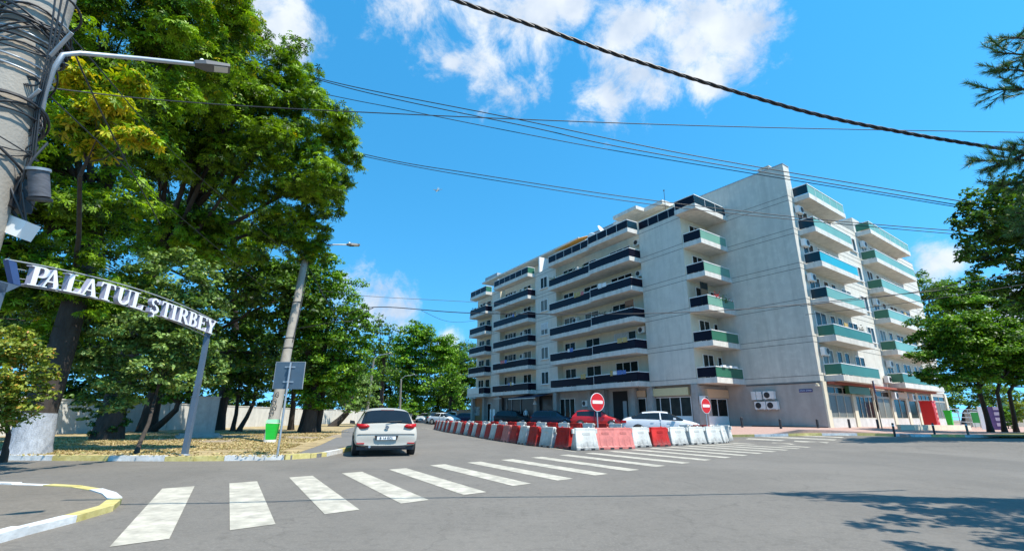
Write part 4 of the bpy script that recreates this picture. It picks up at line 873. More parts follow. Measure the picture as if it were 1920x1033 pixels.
# ------------------------------------------------------------ overhead cables
def crom(P, n=14):
    out = []; P = [2*P[0]-P[1]]+P+[2*P[-1]-P[-2]]
    for i in range(1, len(P)-2):
        for k in range(n):
            t = k/n; a, b, c, e = P[i-1], P[i], P[i+1], P[i+2]; out.append(.5*((2*b)+(-a+c)*t+(2*a-5*b+4*c-e)*t*t+(-a+3*b-3*c+e)*t**3))
    return out+[P[-2]]
def wire(pts, r, lab, z0, z1, name='overhead_cable', twist=False, grp='overhead cables', m=None):
    n = len(pts); P = [Vector(at(x, y, z0+(z1-z0)*i/(n-1))) for i, (x, y) in enumerate(pts)]; C = crom(P, 40 if twist else 10); mb = MB()
    if twist:
        L_ = 0; Ls = [0]
        for i in range(1, len(C)): L_ += (C[i]-C[i-1]).length; Ls.append(L_)
        C2 = []; N_ = int(L_/.06)
        j = 0
        for k in range(N_+1):
            s = L_*k/N_
            while j < len(C)-2 and Ls[j+1] < s: j += 1
            t = (s-Ls[j])/max(1e-6, Ls[j+1]-Ls[j]); C2.append((C[j].lerp(C[j+1], t), s))
        for ph in range(3):
            pts3 = []
            for i, (c, s) in enumerate(C2):
                dd = (C2[min(i+1, N_)][0]-C2[max(i-1, 0)][0]).normalized(); u = dd.cross(Vector((0, 0, 1))).normalized(); w = dd.cross(u); a = s/.62*2*PI+ph*2*PI/3
                pts3.append(c+(u*math.cos(a)+w*math.sin(a))*r*1.05)
            mb.tube(pts3, r, 5)
    else: mb.tube(C, r, 5)
    o = mb.build(name, m or mBLACK); tag(o, lab, 'cable', grp); return o
wire([(560, -110), (845, -2), (1000, 49), (1200, 117), (1500, 207), (1700, 250), (1885, 281), (2000, 300)], .0165, 'thick twisted black cable crossing the sky from top left to the right-hand trees', 6.5, 8.5, twist=True)
wire([(110, -10), (470, 108), (640, 158), (960, 222), (1300, 292), (1780, 374), (1990, 408)], .027, 'topmost of the three thin cables slanting down across the sky', 29, 24)
wire([(70, 0), (560, 140), (740, 186), (1000, 240), (1200, 283), (1780, 382), (1990, 415)], .027, 'middle one of the three thin cables slanting down across the sky', 29, 24)
wire([(60, 60), (585, 172), (740, 203), (960, 247), (1200, 291), (1780, 386), (1990, 420)], .022, 'lowest of the three thin cables slanting down across the sky', 29, 24)
wire([(70, 163), (300, 188), (600, 207), (1100, 229), (1500, 241), (2000, 250)], .012, 'nearly level thin cable crossing the whole sky from the near pole', 8, 14)
wire([(300, 190), (680, 289), (900, 328), (1200, 373), (1500, 408), (1780, 432), (1990, 446)], .026, 'upper cable of the slack pair passing before the top of the block', 29, 27)
wire([(300, 196), (680, 293), (1000, 350), (1300, 393), (1780, 438), (1990, 450)], .023, 'lower cable of the slack pair passing before the top of the block', 29, 27)
wire([(577, 500), (640, 600), (700, 577)], .022, 'cable stub drooping from the leaning lamp pole under the foliage', 26, 28)
wire([(520, 622), (620, 604), (700, 576), (890, 587), (1200, 588), (1430, 577), (1600, 560), (1800, 540), (1990, 515)], .024, 'heavy dark cable sagging across the middle floors of the block', 27, 25)
wire([(600, 545), (700, 556), (900, 567), (1000, 575)], .016, 'thin cable just above the heavy one, left of the block', 30, 40)
wire([(790, 582), (830, 600), (860, 604), (890, 601)], .016, 'short drooping cable hanging beside the left end of the block', 40, 55)
wire([(1500, 574), (1700, 550), (1990, 497)], .015, 'upper thin cable before the right-hand balconies and treetops', 24, 20)
wire([(1510, 590), (1720, 565), (1990, 522)], .013, 'lower thin cable before the right-hand balconies and treetops', 24, 20)
wire([(100, 10), (180, 190), (235, 300), (300, 420)], .012, 'dark cable hanging down through the chestnut foliage beside the near pole', 6, 12)
wire([(60, 150), (330, 400), (520, 560)], .011, 'thin cable running from the near pole down to the leaning lamp pole', 6, 24)
wire([(90, 20), (360, 320), (570, 500)], .011, 'dark cable running from the near pole top toward the leaning lamp pole', 6, 25)
# ------------------------------------------------------------ cars
def paint(name, col, metal=.0): return mat(name, col, .3, .02, 2, metal=metal, coat=.3, spec=.4)
mGLASS = mat('car_glass', (.010, .013, .016), .06, .2, 1, spec=.5)
mTYRE = mat('tyre', (.02, .02, .02), .85, .2, 9); mRIM = mat('alloy_rim', (.45, .46, .47), .3, .05, metal=.8)
mLR = mat('red_lamp', (.42, .006, .010), .35, .25, 14, spec=.3); mLW = mat('clear_lamp', (.7, .72, .74), .08, .1, 9, coat=.5, spec=.8)
STY = {   # x, z bottom, z belt, half width, z roof, half width roof ; then segment kind to the next station
 'hatch': dict(L=4.2, st=[(-2.10,.33,.40,.78,.42,.70,'P'),(-2.12,.33,.62,.84,.66,.70,'P'),(-2.05,.30,.76,.88,.80,.74,'P'),(-2.0,.28,.92,.89,.985,.72,'R'),(-1.60,.26,.96,.895,1.405,.60,'G'),(-1.25,.24,.97,.895,1.46,.585,'G'),(-.5,.22,.95,.895,1.485,.585,'G'),(.15,.22,.93,.895,1.47,.585,'G'),(.45,.22,.92,.895,1.42,.60,'W'),(1.12,.23,.90,.89,.97,.70,'P'),(1.55,.25,.82,.87,.88,.66,'P'),(1.95,.28,.68,.80,.74,.58,'P'),(2.10,.30,.52,.66,.56,.50,'P')], ax=(-1.30, 1.28), wr=.31),
 'sedan': dict(L=4.63, st=[(-2.30,.34,.60,.70,.66,.55,'P'),(-2.32,.30,.80,.80,.88,.66,'P'),(-2.20,.26,.92,.86,1.02,.68,'P'),(-1.75,.24,.97,.89,1.10,.66,'R'),(-1.10,.22,.97,.895,1.375,.56,'G'),(-.55,.20,.95,.895,1.43,.56,'G'),(.0,.20,.93,.895,1.435,.565,'G'),(.35,.20,.91,.895,1.39,.58,'W'),(1.20,.21,.87,.89,.97,.70,'P'),(1.70,.24,.78,.88,.86,.66,'P'),(2.12,.27,.66,.80,.72,.58,'P'),(2.31,.30,.50,.62,.54,.46,'P')], ax=(-1.38, 1.35), wr=.32),
 'suv': dict(L=4.6, st=[(-2.25,.42,.66,.78,.70,.66,'P'),(-2.30,.38,.86,.86,.92,.76,'P'),(-2.22,.34,1.02,.91,1.08,.76,'R'),(-1.90,.32,1.08,.92,1.55,.66,'G'),(-1.3,.30,1.07,.92,1.66,.64,'G'),(-.5,.28,1.05,.92,1.69,.64,'G'),(.2,.28,1.03,.92,1.67,.64,'G'),(.5,.28,1.02,.92,1.60,.66,'W'),(1.15,.30,1.0,.91,1.10,.76,'P'),(1.65,.32,.94,.89,1.02,.72,'P'),(2.08,.34,.80,.84,.88,.64,'P'),(2.26,.38,.62,.72,.66,.56,'P')], ax=(-1.35, 1.38), wr=.36)}
def car(name, lab, cat, loc, head, style, pm, group=None, scale=1., detail=False):
    o = thing(name, lab, cat, loc, head, group); o.scale = (scale,)*3; S = STY[style]; st = S['st']
    bm = bmesh.new(); rings = []
    for (x, zb, zs_, w, zr, wr_, k) in st:
        h = [(0, zb), (w-.14, zb), (w-.03, zb+.10), (w+.0, zb+(zs_-zb)*.45), (w-.012, zb+(zs_-zb)*.8), (w-.05, zs_), (wr_+(w-.05-wr_)*.12, zr-(zr-zs_)*.16 if zr-zs_ > .2 else zs_+(zr-zs_)*.6), (wr_-.08, zr-.008), (0, zr+.025)]
        pts = [(x, y, z) for y, z in h]+[(x, -y, z) for y, z in h[-2:0:-1]]; rings.append([bm.verts.new(p) for p in pts])
    n = len(rings[0])
    for i in range(len(rings)-1):
        k = st[i][6]
        for j in range(n):
            f = bm.faces.new((rings[i][j], rings[i][(j+1) % n], rings[i+1][(j+1) % n], rings[i+1][j])); f.smooth = True
            jj = j if j < 8 else n-1-j
            if k == 'G' and jj == 5: f.material_index = 1
            if k == 'W' and jj in (6, 7): f.material_index = 2
            if k == 'R' and jj in (6, 7): f.material_index = 3
            if k in 'WR' and jj == 5: f.material_index = 4
    bm.faces.new(rings[0][::-1]); bm.faces.new(rings[-1]); bmesh.ops.recalc_face_normals(bm, faces=bm.faces)
    cl = bm.edges.layers.float.new('crease_edge')
    for e in bm.edges:
        ms = {f.material_index for f in e.link_faces}
        if len(ms) > 1: e[cl] = .85
    me = bpy.data.meshes.new('t'); bm.to_mesh(me); bm.free(); t = bpy.data.objects.new('t', me); COL.objects.link(t)
    sb = t.modifiers.new('s', 'SUBSURF'); sb.levels = 2; bpy.context.view_layer.update()
    ev = bpy.data.meshes.new_from_object(t.evaluated_get(bpy.context.evaluated_depsgraph_get())); bpy.data.objects.remove(t)
    for idx, nm, mm in ((0, 'body', [pm]), (1, 'side_window', [mGLASS]), (2, 'windscreen', [mGLASS]), (3, 'rear_window', [mGLASS]), (4, 'quarter_panel', [(mGLASS if style == 'sedan' else pm) if not detail else pm])):
        b = bmesh.new(); b.from_mesh(ev); bmesh.ops.delete(b, geom=[f for f in b.faces if f.material_index != idx], context='FACES')
        if idx == 1:
            for sgn in (1, -1):
                c = b.copy(); bmesh.ops.delete(c, geom=[f for f in c.faces if f.calc_center_median().y*sgn < 0], context='FACES')
                m_ = bpy.data.meshes.new(nm); 
                for f in c.faces: f.material_index = 0
                c.to_mesh(m_); c.free(); m_.materials.append(mGLASS); q = bpy.data.objects.new(nm, m_); COL.objects.link(q); q.parent = o
            b.free(); continue
        if not b.faces: b.free(); continue
        for f in b.faces: f.material_index = 0
        m_ = bpy.data.meshes.new(nm); b.to_mesh(m_); b.free(); m_.materials.append(mm[0]); q = bpy.data.objects.new(nm, m_); COL.objects.link(q); q.parent = o
        if idx == 0: body = q
    if not detail:
        rf = {'hatch': 1.42, 'sedan': 1.38, 'suv': 1.60}[style]; bz = {'hatch': .95, 'sedan': .94, 'suv': 1.05}[style]; ry = {'hatch': .625, 'sedan': .61, 'suv': .69}[style]
        for s in (1, -1):
            for x in (-.12,):
                g = MB(); g.hprism([(x, s*.862, bz), (x+.08, s*.862, bz), (x+.06, s*ry, rf), (x, s*ry, rf)], (0, s*.02, .004)); g.build('door_pillar', pm, o)
                g = MB(); g.box(x+.02, x+.032, *sorted((s*.888, s*.902)), .36, bz-.06); g.build('door_gap', mBLACK, o)
    r = S['wr']; X0, X1 = st[0][0], st[-1][0]; W_ = .9
    for x in S['ax']:
        for s in (1, -1):
            y = s*(.80); mb = MB(); mb.lathe([(r*.7, -.11), (r, -.10), (r+.005, 0), (r, .10), (r*.7, .105)], (x, y, r), 'y', 28); w = mb.build('wheel', mTYRE, o)
            c = MB(); c.lathe([(r*.66, y+s*.106), (r*.62, y+s*.112)], (x, 0, r), 'y', 24) if s > 0 else c.lathe([(r*.62, y+s*.112), (r*.66, y+s*.106)], (x, 0, r), 'y', 24); c.build('rim', mRIM, w)
            a = MB(); a.lathe([(r*1.17, -.005), (r*1.17, .005)], (x, s*.893, r*1.02), 'y', 28); a.build('wheel_arch', mBLACK, o) if style != 'hatch' or not detail else None
    for s in (1, -1):
        mb = MB(); mb.add([(.62, s*.86, .93), (.62, s*1.04, .95), (.78, s*1.03, .96), (.80, s*.88, .94), (.62, s*.88, 1.04), (.62, s*1.03, 1.07), (.76, s*1.02, 1.05), (.76, s*.88, 1.03)], [(0, 1, 2, 3), (4, 7, 6, 5), (0, 4, 5, 1), (1, 5, 6, 2), (2, 6, 7, 3), (3, 7, 4, 0)])
        ob = mb.build('wing_mirror', pm if not detail else mBLACK, o)
        if not detail:
            g = MB(); x1 = st[-3][0]; z1 = st[-2][2]; g.add([(x1-.1, s*(.885), z1+.02), (x1+.33, s*.70, z1-.02), (x1+.33, s*.70, z1-.14), (x1-.05, s*.885, z1-.10), (x1-.05, s*.6, z1+.1), (x1+.36, s*.5, z1-.04), (x1+.36, s*.5, z1-.13), (x1, s*.6, z1-.10)], [(0, 1, 2, 3), (0, 4, 5, 1), (1, 5, 6, 2), (2, 6, 7, 3)]); g.build('headlight', mLW, o)
            g = MB(); x0 = st[0][0]; z0 = st[2][2]; g.box(x0-.035, x0+.25, *sorted((s*.66, s*.875)), z0-.16, z0-.02); g.build('tail_light', mLR, o)
    if not detail:
        g = MB(); x1 = st[-1][0]; g.cbox(x1+.0, 0, .47, .06, .9, .16); g.build('grille', mBLACK, o); g = MB(); g.cbox(x1+.035, 0, .40, .012, .5, .11); g.build('number_plate', mWHITE, o)
    for s in (1, -1):
        for x in (-.55, .38):
            g = MB(); g.box(x-.09, x+.09, *sorted((s*.893, s*.91)), .80, .825); g.build('door_handle', pm, o)
    return o
gp = gnd(729, 852); mSIL = mat('pale_silver_paint', (.43, .405, .35), .38, .03, 2, coat=.12, spec=.35)
gdir = Vector((-.31, .95, 0)); HD = math.atan2(gdir.y, gdir.x)
G_ = car('hatchback', 'pale silver five-door hatchback seen from behind, parked at the left kerb', 'car', (-4.75, 18.4, 0), HD, 'hatch', mSIL, scale=1.06, detail=True); G_.scale = (1.08, 1.13, 1.03)
def rear(poly, dx, m, name, parent=None, th=.02):
    # polygon in (y, z) wrapped on the tailgate: x from height
    def X(z): 
        P = [(.30, -2.05), (.50, -2.13), (.66, -2.135), (.76, -2.09), (.92, -2.035), (.985, -2.00), (1.40, -1.64), (1.6, -1.5)]
        for (a, xa), (b, xb) in zip(P, P[1:]):
            if z <= b: return xa+(xb-xa)*(z-a)/(b-a)
        return -1.5
    mb = MB(); vs = [(X(z)-dx-(.0 if abs(y) < .6 else 0), y, z) for y, z in poly]; mb.hprism(vs, (th, 0, 0)); return mb.build(name, m, parent or G_)
def lampmesh(s):
    mb = MB(); n = 10; vs = []
    for i in range(n+1):
        t = i/n; y = .50+t*.345; zt = .985-.0*t-.02*(1-t); zb = .83+.03*(1-t)**2; 
        if t < .2: zt -= (.2-t)*.25; zb += (.2-t)*.2
        x = -2.085+max(0, (y-.66))**2*4.5
        vs += [(x, s*y, zt), (x-.02, s*y, (zt+zb)/2), (x-.005, s*y, zb), (x+.1, s*(y-.02), zb), (x+.1, s*(y-.02), zt)]
    fs = []
    for i in range(n):
        for k in range(5): a = i*5+k; b = i*5+(k+1) % 5; fs.append((a, b, b+5, a+5))
    fs += [(0, 1, 2, 3, 4), tuple(range(n*5, n*5+5))]; mb.add(vs, fs, True); o = mb.build('tail_light', mLR, G_)
for s in (1, -1): lampmesh(s)
rear([(-.62, 1.02), (.62, 1.02), (.56, 1.33), (.50, 1.375), (-.50, 1.375), (-.56, 1.33)], .028, mGLASS, 'rear_glass')
rear([(-.20, 1.395), (.20, 1.395), (.19, 1.42), (-.19, 1.42)], .05, mat('brake_lamp', (.08, .01, .01), .3), 'high_brake_light')
mb = MB(); mb.tube([(-2.045, .02, 1.02), (-2.03, -.1, 1.045), (-1.995, -.42, 1.06)], .013, 6); mb.build('rear_wiper', mBLACK, G_)
rear([(-.30, .50), (.30, .50), (.33, .63), (-.33, .63)], .022, mBLACK, 'plate_recess', th=.015)
pl = rear([(-.26, .505), (.26, .505), (.26, .605), (-.26, .605)], .034, mWHITE, 'number_plate', th=.008)
MT = Matrix(((0, 0, -1, -2.176), (-1, 0, 0, 0), (0, 1, 0, .555), (0, 0, 0, 1)))
text('B 14 ECL', .10, mBLACK, pl, MT)
mb = MB(); mb.lathe([(.056, -2.105), (.056, -2.09)], (0, 0, .875), 'x', 28); em = mb.build('badge', mat('badge_grey', (.16, .17, .19), .3), G_)
mb = MB(); c = [(-2.108, .05*math.cos(a), .875+.05*math.sin(a)) for a in np.linspace(0, 2*PI, 26)]; mb.tube(c, .0055, 6)
for pts in ([(-.026, .908), (.0, .880), (.026, .908)], [(-.038, .882), (-.018, .842), (.0, .870), (.018, .842), (.038, .882)]): mb.tube([(-2.109, y, z) for y, z in pts], .0045, 5)
mb.build('emblem', mRIM, em)
mb = MB(); mb.box(-2.10, -1.8, -.56, .56, .26, .33); mb.box(-2.03, -1.5, -.80, .80, .20, .30); mb.build('rear_diffuser', mBLACK, G_)
for s in (1, -1): mb = MB(); mb.box(-2.135, -2.09, *sorted((s*.60, s*.80)), .385, .415); mb.build('bumper_reflector', mLR, G_)
mb = MB(); mb.box(-2.075, -2.06, -.56, .56, .735, .742); mb.box(-2.12, -2.10, -.80, .80, .665, .672); mb.build('tailgate_gap', mBLACK, G_)
mb = MB(); mb.lathe([(.035, 0), (.035, .12)], (-2.16, .45, .30), 'x', 12); mb.build('exhaust', mRIM, G_)
def cz(px, py, zc, k): p = at(px, py, zc); return (p[0], p[1], gz(p[0], p[1])+k)
hh_ = math.radians(-14)
CG = 'cars parked in front of the block'
car('sedan', 'white saloon car parked behind the barriers before the cream shop sign', 'car', cz(1241, 800, 29.8, .12), hh_, 'sedan', paint('white_car_paint', (.62, .63, .65)), CG, 1.05)
car('hatchback', 'red hatchback parked behind the barriers between the navy car and the white saloon', 'car', cz(1119, 800, 40.5, .10), hh_, 'hatch', paint('red_car_paint', (.42, .01, .012)), CG)
car('estate_car', 'dark navy car parked between the black one and the red hatchback', 'car', cz(1037, 795, 49, -.02), hh_, 'suv', paint('navy_car_paint', (.018, .026, .05)), CG, .97)
car('suv', 'black off-road car parked nearest the dark restaurant front', 'car', cz(963, 793, 57, .0), hh_, 'suv', paint('black_car_paint', (.014, .014, .017)), CG)
FG = 'cars at the far end of the street'
car('sedan', 'pale silver car facing us, leftmost of the distant cars', 'car', cz(796, 797, 74, 0), -PI/2-.15, 'sedan', paint('silver_paint', (.45, .47, .46), .2), FG)
car('hatchback', 'dark green-grey car parked right of the distant silver one', 'car', cz(814, 797, 66, 0), -PI/2+.35, 'hatch', paint('slate_paint', (.07, .11, .11)), FG)
car('sedan', 'white car with long bonnet just above the far end of the barriers', 'car', cz(833, 795, 62, 0), -.6, 'sedan', paint('milk_paint', (.68, .70, .70)), FG)
car('suv', 'light blue car behind the distant white one', 'car', cz(846, 795, 76, 0), -PI/2+.1, 'suv', paint('light_blue_paint', (.12, .28, .42)), FG)
car('hatchback', 'dark plum and blue car beside the brown clad corner of the block', 'car', cz(869, 793, 70, .0), PI-.25, 'hatch', paint('plum_paint', (.05, .02, .06)), FG)

# ------------------------------------------------------------ person between the parked cars
def person(loc, rz, lab):
    o = thing('person', lab, 'person', loc, rz)
    V = [(0,0,.95),(0,0,1.12),(0,.01,1.32),(0,0,1.46),(0,-.01,1.56),(0,-.02,1.70),(.09,0,.90),(.10,-.02,.50),(.10,.02,.08),(.10,-.12,.04),(-.09,0,.90),(-.11,.0,.50),(-.12,.04,.08),(-.12,-.10,.04),(.19,0,1.40),(.24,.02,1.13),(.27,-.12,.93),(.28,-.17,.86),(-.19,0,1.40),(-.26,.02,1.13),(-.25,-.16,.98),(-.25,-.22,.93)]
    E = [(0,1),(1,2),(2,3),(3,4),(4,5),(0,6),(6,7),(7,8),(8,9),(0,10),(10,11),(11,12),(12,13),(3,14),(14,15),(15,16),(16,17),(3,18),(18,19),(19,20),(20,21)]
    Rd = [.15,.14,.16,.10,.055,.10,.095,.065,.045,.035,.095,.065,.045,.035,.06,.045,.035,.035,.06,.045,.035,.035]
    me = bpy.data.meshes.new('t'); me.from_pydata(V, E, []); t = bpy.data.objects.new('t', me); COL.objects.link(t)
    sk = t.modifiers.new('k', 'SKIN'); t.modifiers.new('s', 'SUBSURF').levels = 1
    for i, v in enumerate(me.skin_vertices[0].data): v.radius = (Rd[i], Rd[i]*.8); v.use_root = i == 0
    bpy.context.view_layer.update(); ev = bpy.data.meshes.new_from_object(t.evaluated_get(bpy.context.evaluated_depsgraph_get())); bpy.data.objects.remove(t)
    ms = [mat('skin_tone', (.45, .27, .19), .6), mat('white_shirt', (.75, .75, .74), .8), mat('dark_trousers', (.03, .03, .04), .8), mat('dark_hair', (.03, .02, .015), .8)]
    ev.materials.clear()
    for m in ms: ev.materials.append(m)
    for p in ev.polygons:
        c = p.center; p.use_smooth = True
        p.material_index = 3 if (c.z > 1.72 or (c.z > 1.62 and c.y > .03)) else (0 if c.z > 1.50 else (2 if c.z < .97 and abs(c.x) < .2 else (1 if c.z > 1.0 else 0)))
    q = bpy.data.objects.new('body', ev); COL.objects.link(q); q.parent = o; return o
p = at(986, 790, 53.5); person((p[0], p[1], gz(p[0], p[1])+.13), .3, 'person in a white shirt and dark trousers standing between the black and navy cars')
# ------------------------------------------------------------ aeroplane
p = at(820, 357, 1700); o = thing('airliner', 'small white twin-engined airliner crossing the open sky', 'airplane', p, 0)
o.rotation_euler = (math.radians(-6), math.radians(12), math.radians(200)); mb = MB()
mb.lathe([(.3, -17), (1.2, -14.5), (1.9, -10), (1.95, 8), (1.3, 14), (.4, 18)], axis='y', n=14); mb.build('fuselage', mWHITE, o)
for s in (1, -1):
    mb = MB(); mb.hprism([(s*1.5, -4, -.8), (s*1.5, 3.5, -.8), (s*17, 7.6, 1.2), (s*17, 5.8, 1.2)], (0, 0, .35)); mb.build('wing', mGREY, o)
    mb = MB(); mb.hprism([(s*.6, 13, .6), (s*.6, 16.5, .6), (s*6, 17.8, .9), (s*6, 16.3, .9)], (0, 0, .2)); mb.build('tailplane', mWHITE, o)
    mb = MB(); mb.lathe([(.9, -3), (1.1, -2), (.7, 2.4)], (s*5.6, -1.2, -1.9), 'y', 12); mb.build('engine', mDARK, o)
mb = MB(); mb.hprism([(-.15, 12, 1.4), (-.15, 17, 1.2), (-.15, 18.4, 7), (-.15, 16.2, 7)], (.3, 0, 0)); mb.build('fin', mWHITE, o)

# ------------------------------------------------------------ park wall, pillar, walls
def wallrun(name, lab, pts, h, th, m, capm, posts=4.0):
    o = thing(name, lab, 'wall', (pts[0][0], pts[0][1], 0)); O = Vector((pts[0][0], pts[0][1], 0)); w = MB(); c = MB(); pm_ = []
    for a, b in zip(pts, pts[1:]):
        a = Vector((*a, 0))-O; b = Vector((*b, 0))-O; t = (b-a).normalized(); n = Vector((-t.y, t.x, 0))*th/2
        w.hprism([a-n, b-n, b+n, a+n], (0, 0, h)); n2 = n*1.35; z = Vector((0, 0, h+.001)); c.hprism([a-n2+z, b-n2+z, b+n2+z, a+n2+z], (0, 0, .07))
        k = max(1, int((b-a).length/posts))
        for i in range(k):
            q = a+(b-a)*i/k; pm_.append((q, t, n))
    w.build('wall_panel', m, o); c.build('coping', capm, o)
    for q, t, n in pm_: mb = MB(); m2 = n*1.5; tt_ = t*.16; mb.hprism([q-m2-tt_, q-m2+tt_, q+m2+tt_, q+m2-tt_], (0, 0, h+.10)); mb.build('pier', m, o)
wallrun('park_wall', 'long whitewashed park wall with low coping behind the trees on the left', [(-29, 12), (-26.6, 26.5), (-26.4, 44), (-26.9, 62), (-25.4, 78), (-20, 93), (-8, 104), (6, 108)], 2.05, .22, mWALLW, mWALLW, 5.2)
wallrun('yard_wall', 'short grey wall closing the yard left of the block', [(-11.5, 92), (-5.8, 82)], 2.3, .2, mCONC, mCONC, 6)
p = gnd(372, 820, .13); o = thing('monument_pillar', 'square grey concrete pillar on a stepped base behind the arch post', 'pillar', p, .62); zz_ = post_top(p, 380, 745)-p[2]
mb = MB(); mb.box(-.62, .62, -.62, .62, .22, zz_); mb.build('shaft', mCONC, o); mb = MB(); mb.box(-1.0, 1.0, -1.0, 1.0, 0, .12); mb.box(-.85, .85, -.85, .85, .12, .22); mb.build('base', mCONC, o); mb = MB(); mb.box(-.66, .66, -.66, .66, zz_, zz_+.05); mb.build('cap', mCONC, o)
# ------------------------------------------------------------ right-hand background
def rp(x, y, l=.16):
    z = .6
    for _ in range(60):
        q = atz(x, y, z); z = .5*z+.5*(gz(q[0], q[1])+liftR(q[0], q[1]))
    return np.array([q[0], q[1], z])
b_ = ub(1750, 780, 2.2); q = CN+b_*B2-2.0*A2; p = np.array([q[0], q[1], gz(*q)+liftR(*q)]); o = thing('kiosk_cabin', 'bright red vending cabin standing before the last corner shops', 'kiosk', (p[0], p[1], p[2]), ANG); s_ = 1.0
h = post_top(p, 1738, 753)-p[2]; mb = MB(); mb.box(-.47, .47, -.42, .42, .05, h); mb.build('body', mRED, o); mb = MB(); mb.box(-.51, .51, -.46, .46, h, h+.07); mb.build('roof', mRED, o); mb = MB(); mb.box(-.42, -.02, -.44, -.425, .3, h-.4); mb.build('door_panel', mat('red_panel', (.45, .01, .01), .35), o)
mb = MB()
for i in range(5): mb.box(.04, .42, -.437, -.424, .4+i*.38, .6+i*.38)
mb.build('white_stripes', mat('pale_red_print', (.75, .25, .2), .5), o)
b_ = ub(1773, 780, 2.2); q = CN+b_*B2-2.4*A2; p = np.array([q[0], q[1], gz(*q)+liftR(*q)]); o = thing('wheeled_bin', 'small green wheeled bin right of the red cabin', 'bin', p, ANG); h = post_top(p, 1765, 769)-p[2]; mb = MB(); mb.add([(-.14, -.18, .06), (.14, -.18, .06), (.14, .18, .06), (-.14, .18, .06), (-.19, -.23, h*.9), (.19, -.23, h*.9), (.19, .23, h*.9), (-.19, .23, h*.9)], [(0, 3, 2, 1), (4, 5, 6, 7), (0, 1, 5, 4), (1, 2, 6, 5), (2, 3, 7, 6), (3, 0, 4, 7)]); mb.build('body', mB, o); mb = MB(); mb.box(-.2, .2, -.25, .25, h*.9, h); mb.build('lid', mB, o)
for s in (-1, 1): mb = MB(); mb.lathe([(.09, s*.2-.02), (.09, s*.2+.02)], (0, .3, .09) if 0 else (0, 0, .09), 'x', 12); mb.build('wheel', mBLACK, o)
# grey railing
a, b = rp(1784, 800), rp(1840, 802); o = thing('metal_railing', 'grey metal pipe railing between the cabin and the street trees', 'railing', a); v = Vector(b)-Vector(a); h = post_top(a, 1780, 766)-a[2]
for i in range(4): mb = MB(); q = v*(i/3); mb.tube([q, q+Vector((0, 0, h))], .04, 6); mb.build('post', mSTEEL, o)
for z in (.3, .55, .8, 1.0): mb = MB(); mb.tube([Vector((0, 0, h*z)), v+Vector((0, 0, h*z))], .03, 6); mb.build('rail', mSTEEL, o)
a, b = rp(1690, 806, .15), rp(1822, 806, .15)
mb = MB(); v = Vector(b)-Vector(a); n_ = Vector((0, .3, 0)); mb.hprism([Vector(a), Vector(b), Vector(b)+n_, Vector(a)+n_], (0, 0, .35)); tag(mb.build('low_wall', mCREAM), 'low pale wall along the pavement below the red cabin', 'wall')
def board(px, pyb, pyt, w, m, lab, name='sign_board', rz=.3, th=.06, legs=False, wpart=None):
    p = rp(px, pyb); h = post_top(p, px-4, pyt)-p[2]; o = thing(name, lab, 'sign', p, rz)
    z0 = .35*h if legs else .02
    mb = MB(); mb.box(-w/2, w/2, -th/2, th/2, z0, h); pn = mb.build('panel', m, o)
    if legs:
        for s in (-1, 1): mb = MB(); mb.tube([(s*w*.42, 0, 0), (s*w*.42, 0, z0-.01)], .03, 6); mb.build('leg', mSTEEL, o)
    return o, pn, h
o, pn, h = board(1872, 806, 762, 1.1, mat('purple_print', (.10, .05, .16), .5, .2), 'tall purple advertising banner with a white edge under the street trees', rz=-.5)
mb = MB(); mb.box(-.95, -.56, -.05, .05, .02, h); mb.build('white_edge', mWHITE, o); mb = MB()
for i in range(4): mb.box(.0, .45, -.045, -.034, .3+i*.42, .55+i*.42)
mb.build('pale_print', mat('lilac_print', (.5, .4, .5), .5), pn)
board(1846, 803, 773, 1.5, mat('green_board', (.02, .20, .03), .5, .1), 'green notice board on two legs between the first two street trees', 'notice_board', rz=-.2, legs=True)
board(1830, 800, 771, 1.3, mat('grey_cabinet', (.35, .38, .36), .6), 'pale grey street cabinet left of the first street tree', 'street_cabinet', rz=.2, th=.5)
mNET = mat('green_netting', (.06, .20, .15), .7, .2, 8)
a = at(1880, 790, 52); b = at(1990, 790, 50); z = gz(a[0], a[1])
o = thing('site_fence', 'green netted fence on a pale low wall at the far right', 'fence', (a[0], a[1], z)); v = Vector((b[0]-a[0], b[1]-a[1], 0))
mb = MB(); mb.hprism([Vector((0, 0, 0)), v, v+Vector((0, .2, 0)), Vector((0, .2, 0))], (0, 0, 1.0)); mb.build('low_wall', mCREAM, o); mb = MB(); mb.hprism([Vector((0, .05, 1.0)), v+Vector((0, .05, 1.0)), v+Vector((0, .09, 1.0)), Vector((0, .09, 1.0))], (0, 0, 1.7)); mb.build('netting', mNET, o)
for i in range(5): mb = MB(); q = v*i/4; mb.tube([q+Vector((0, .1, 0)), q+Vector((0, .1, 2.8))], .05, 6); mb.build('post', mSTEEL, o)
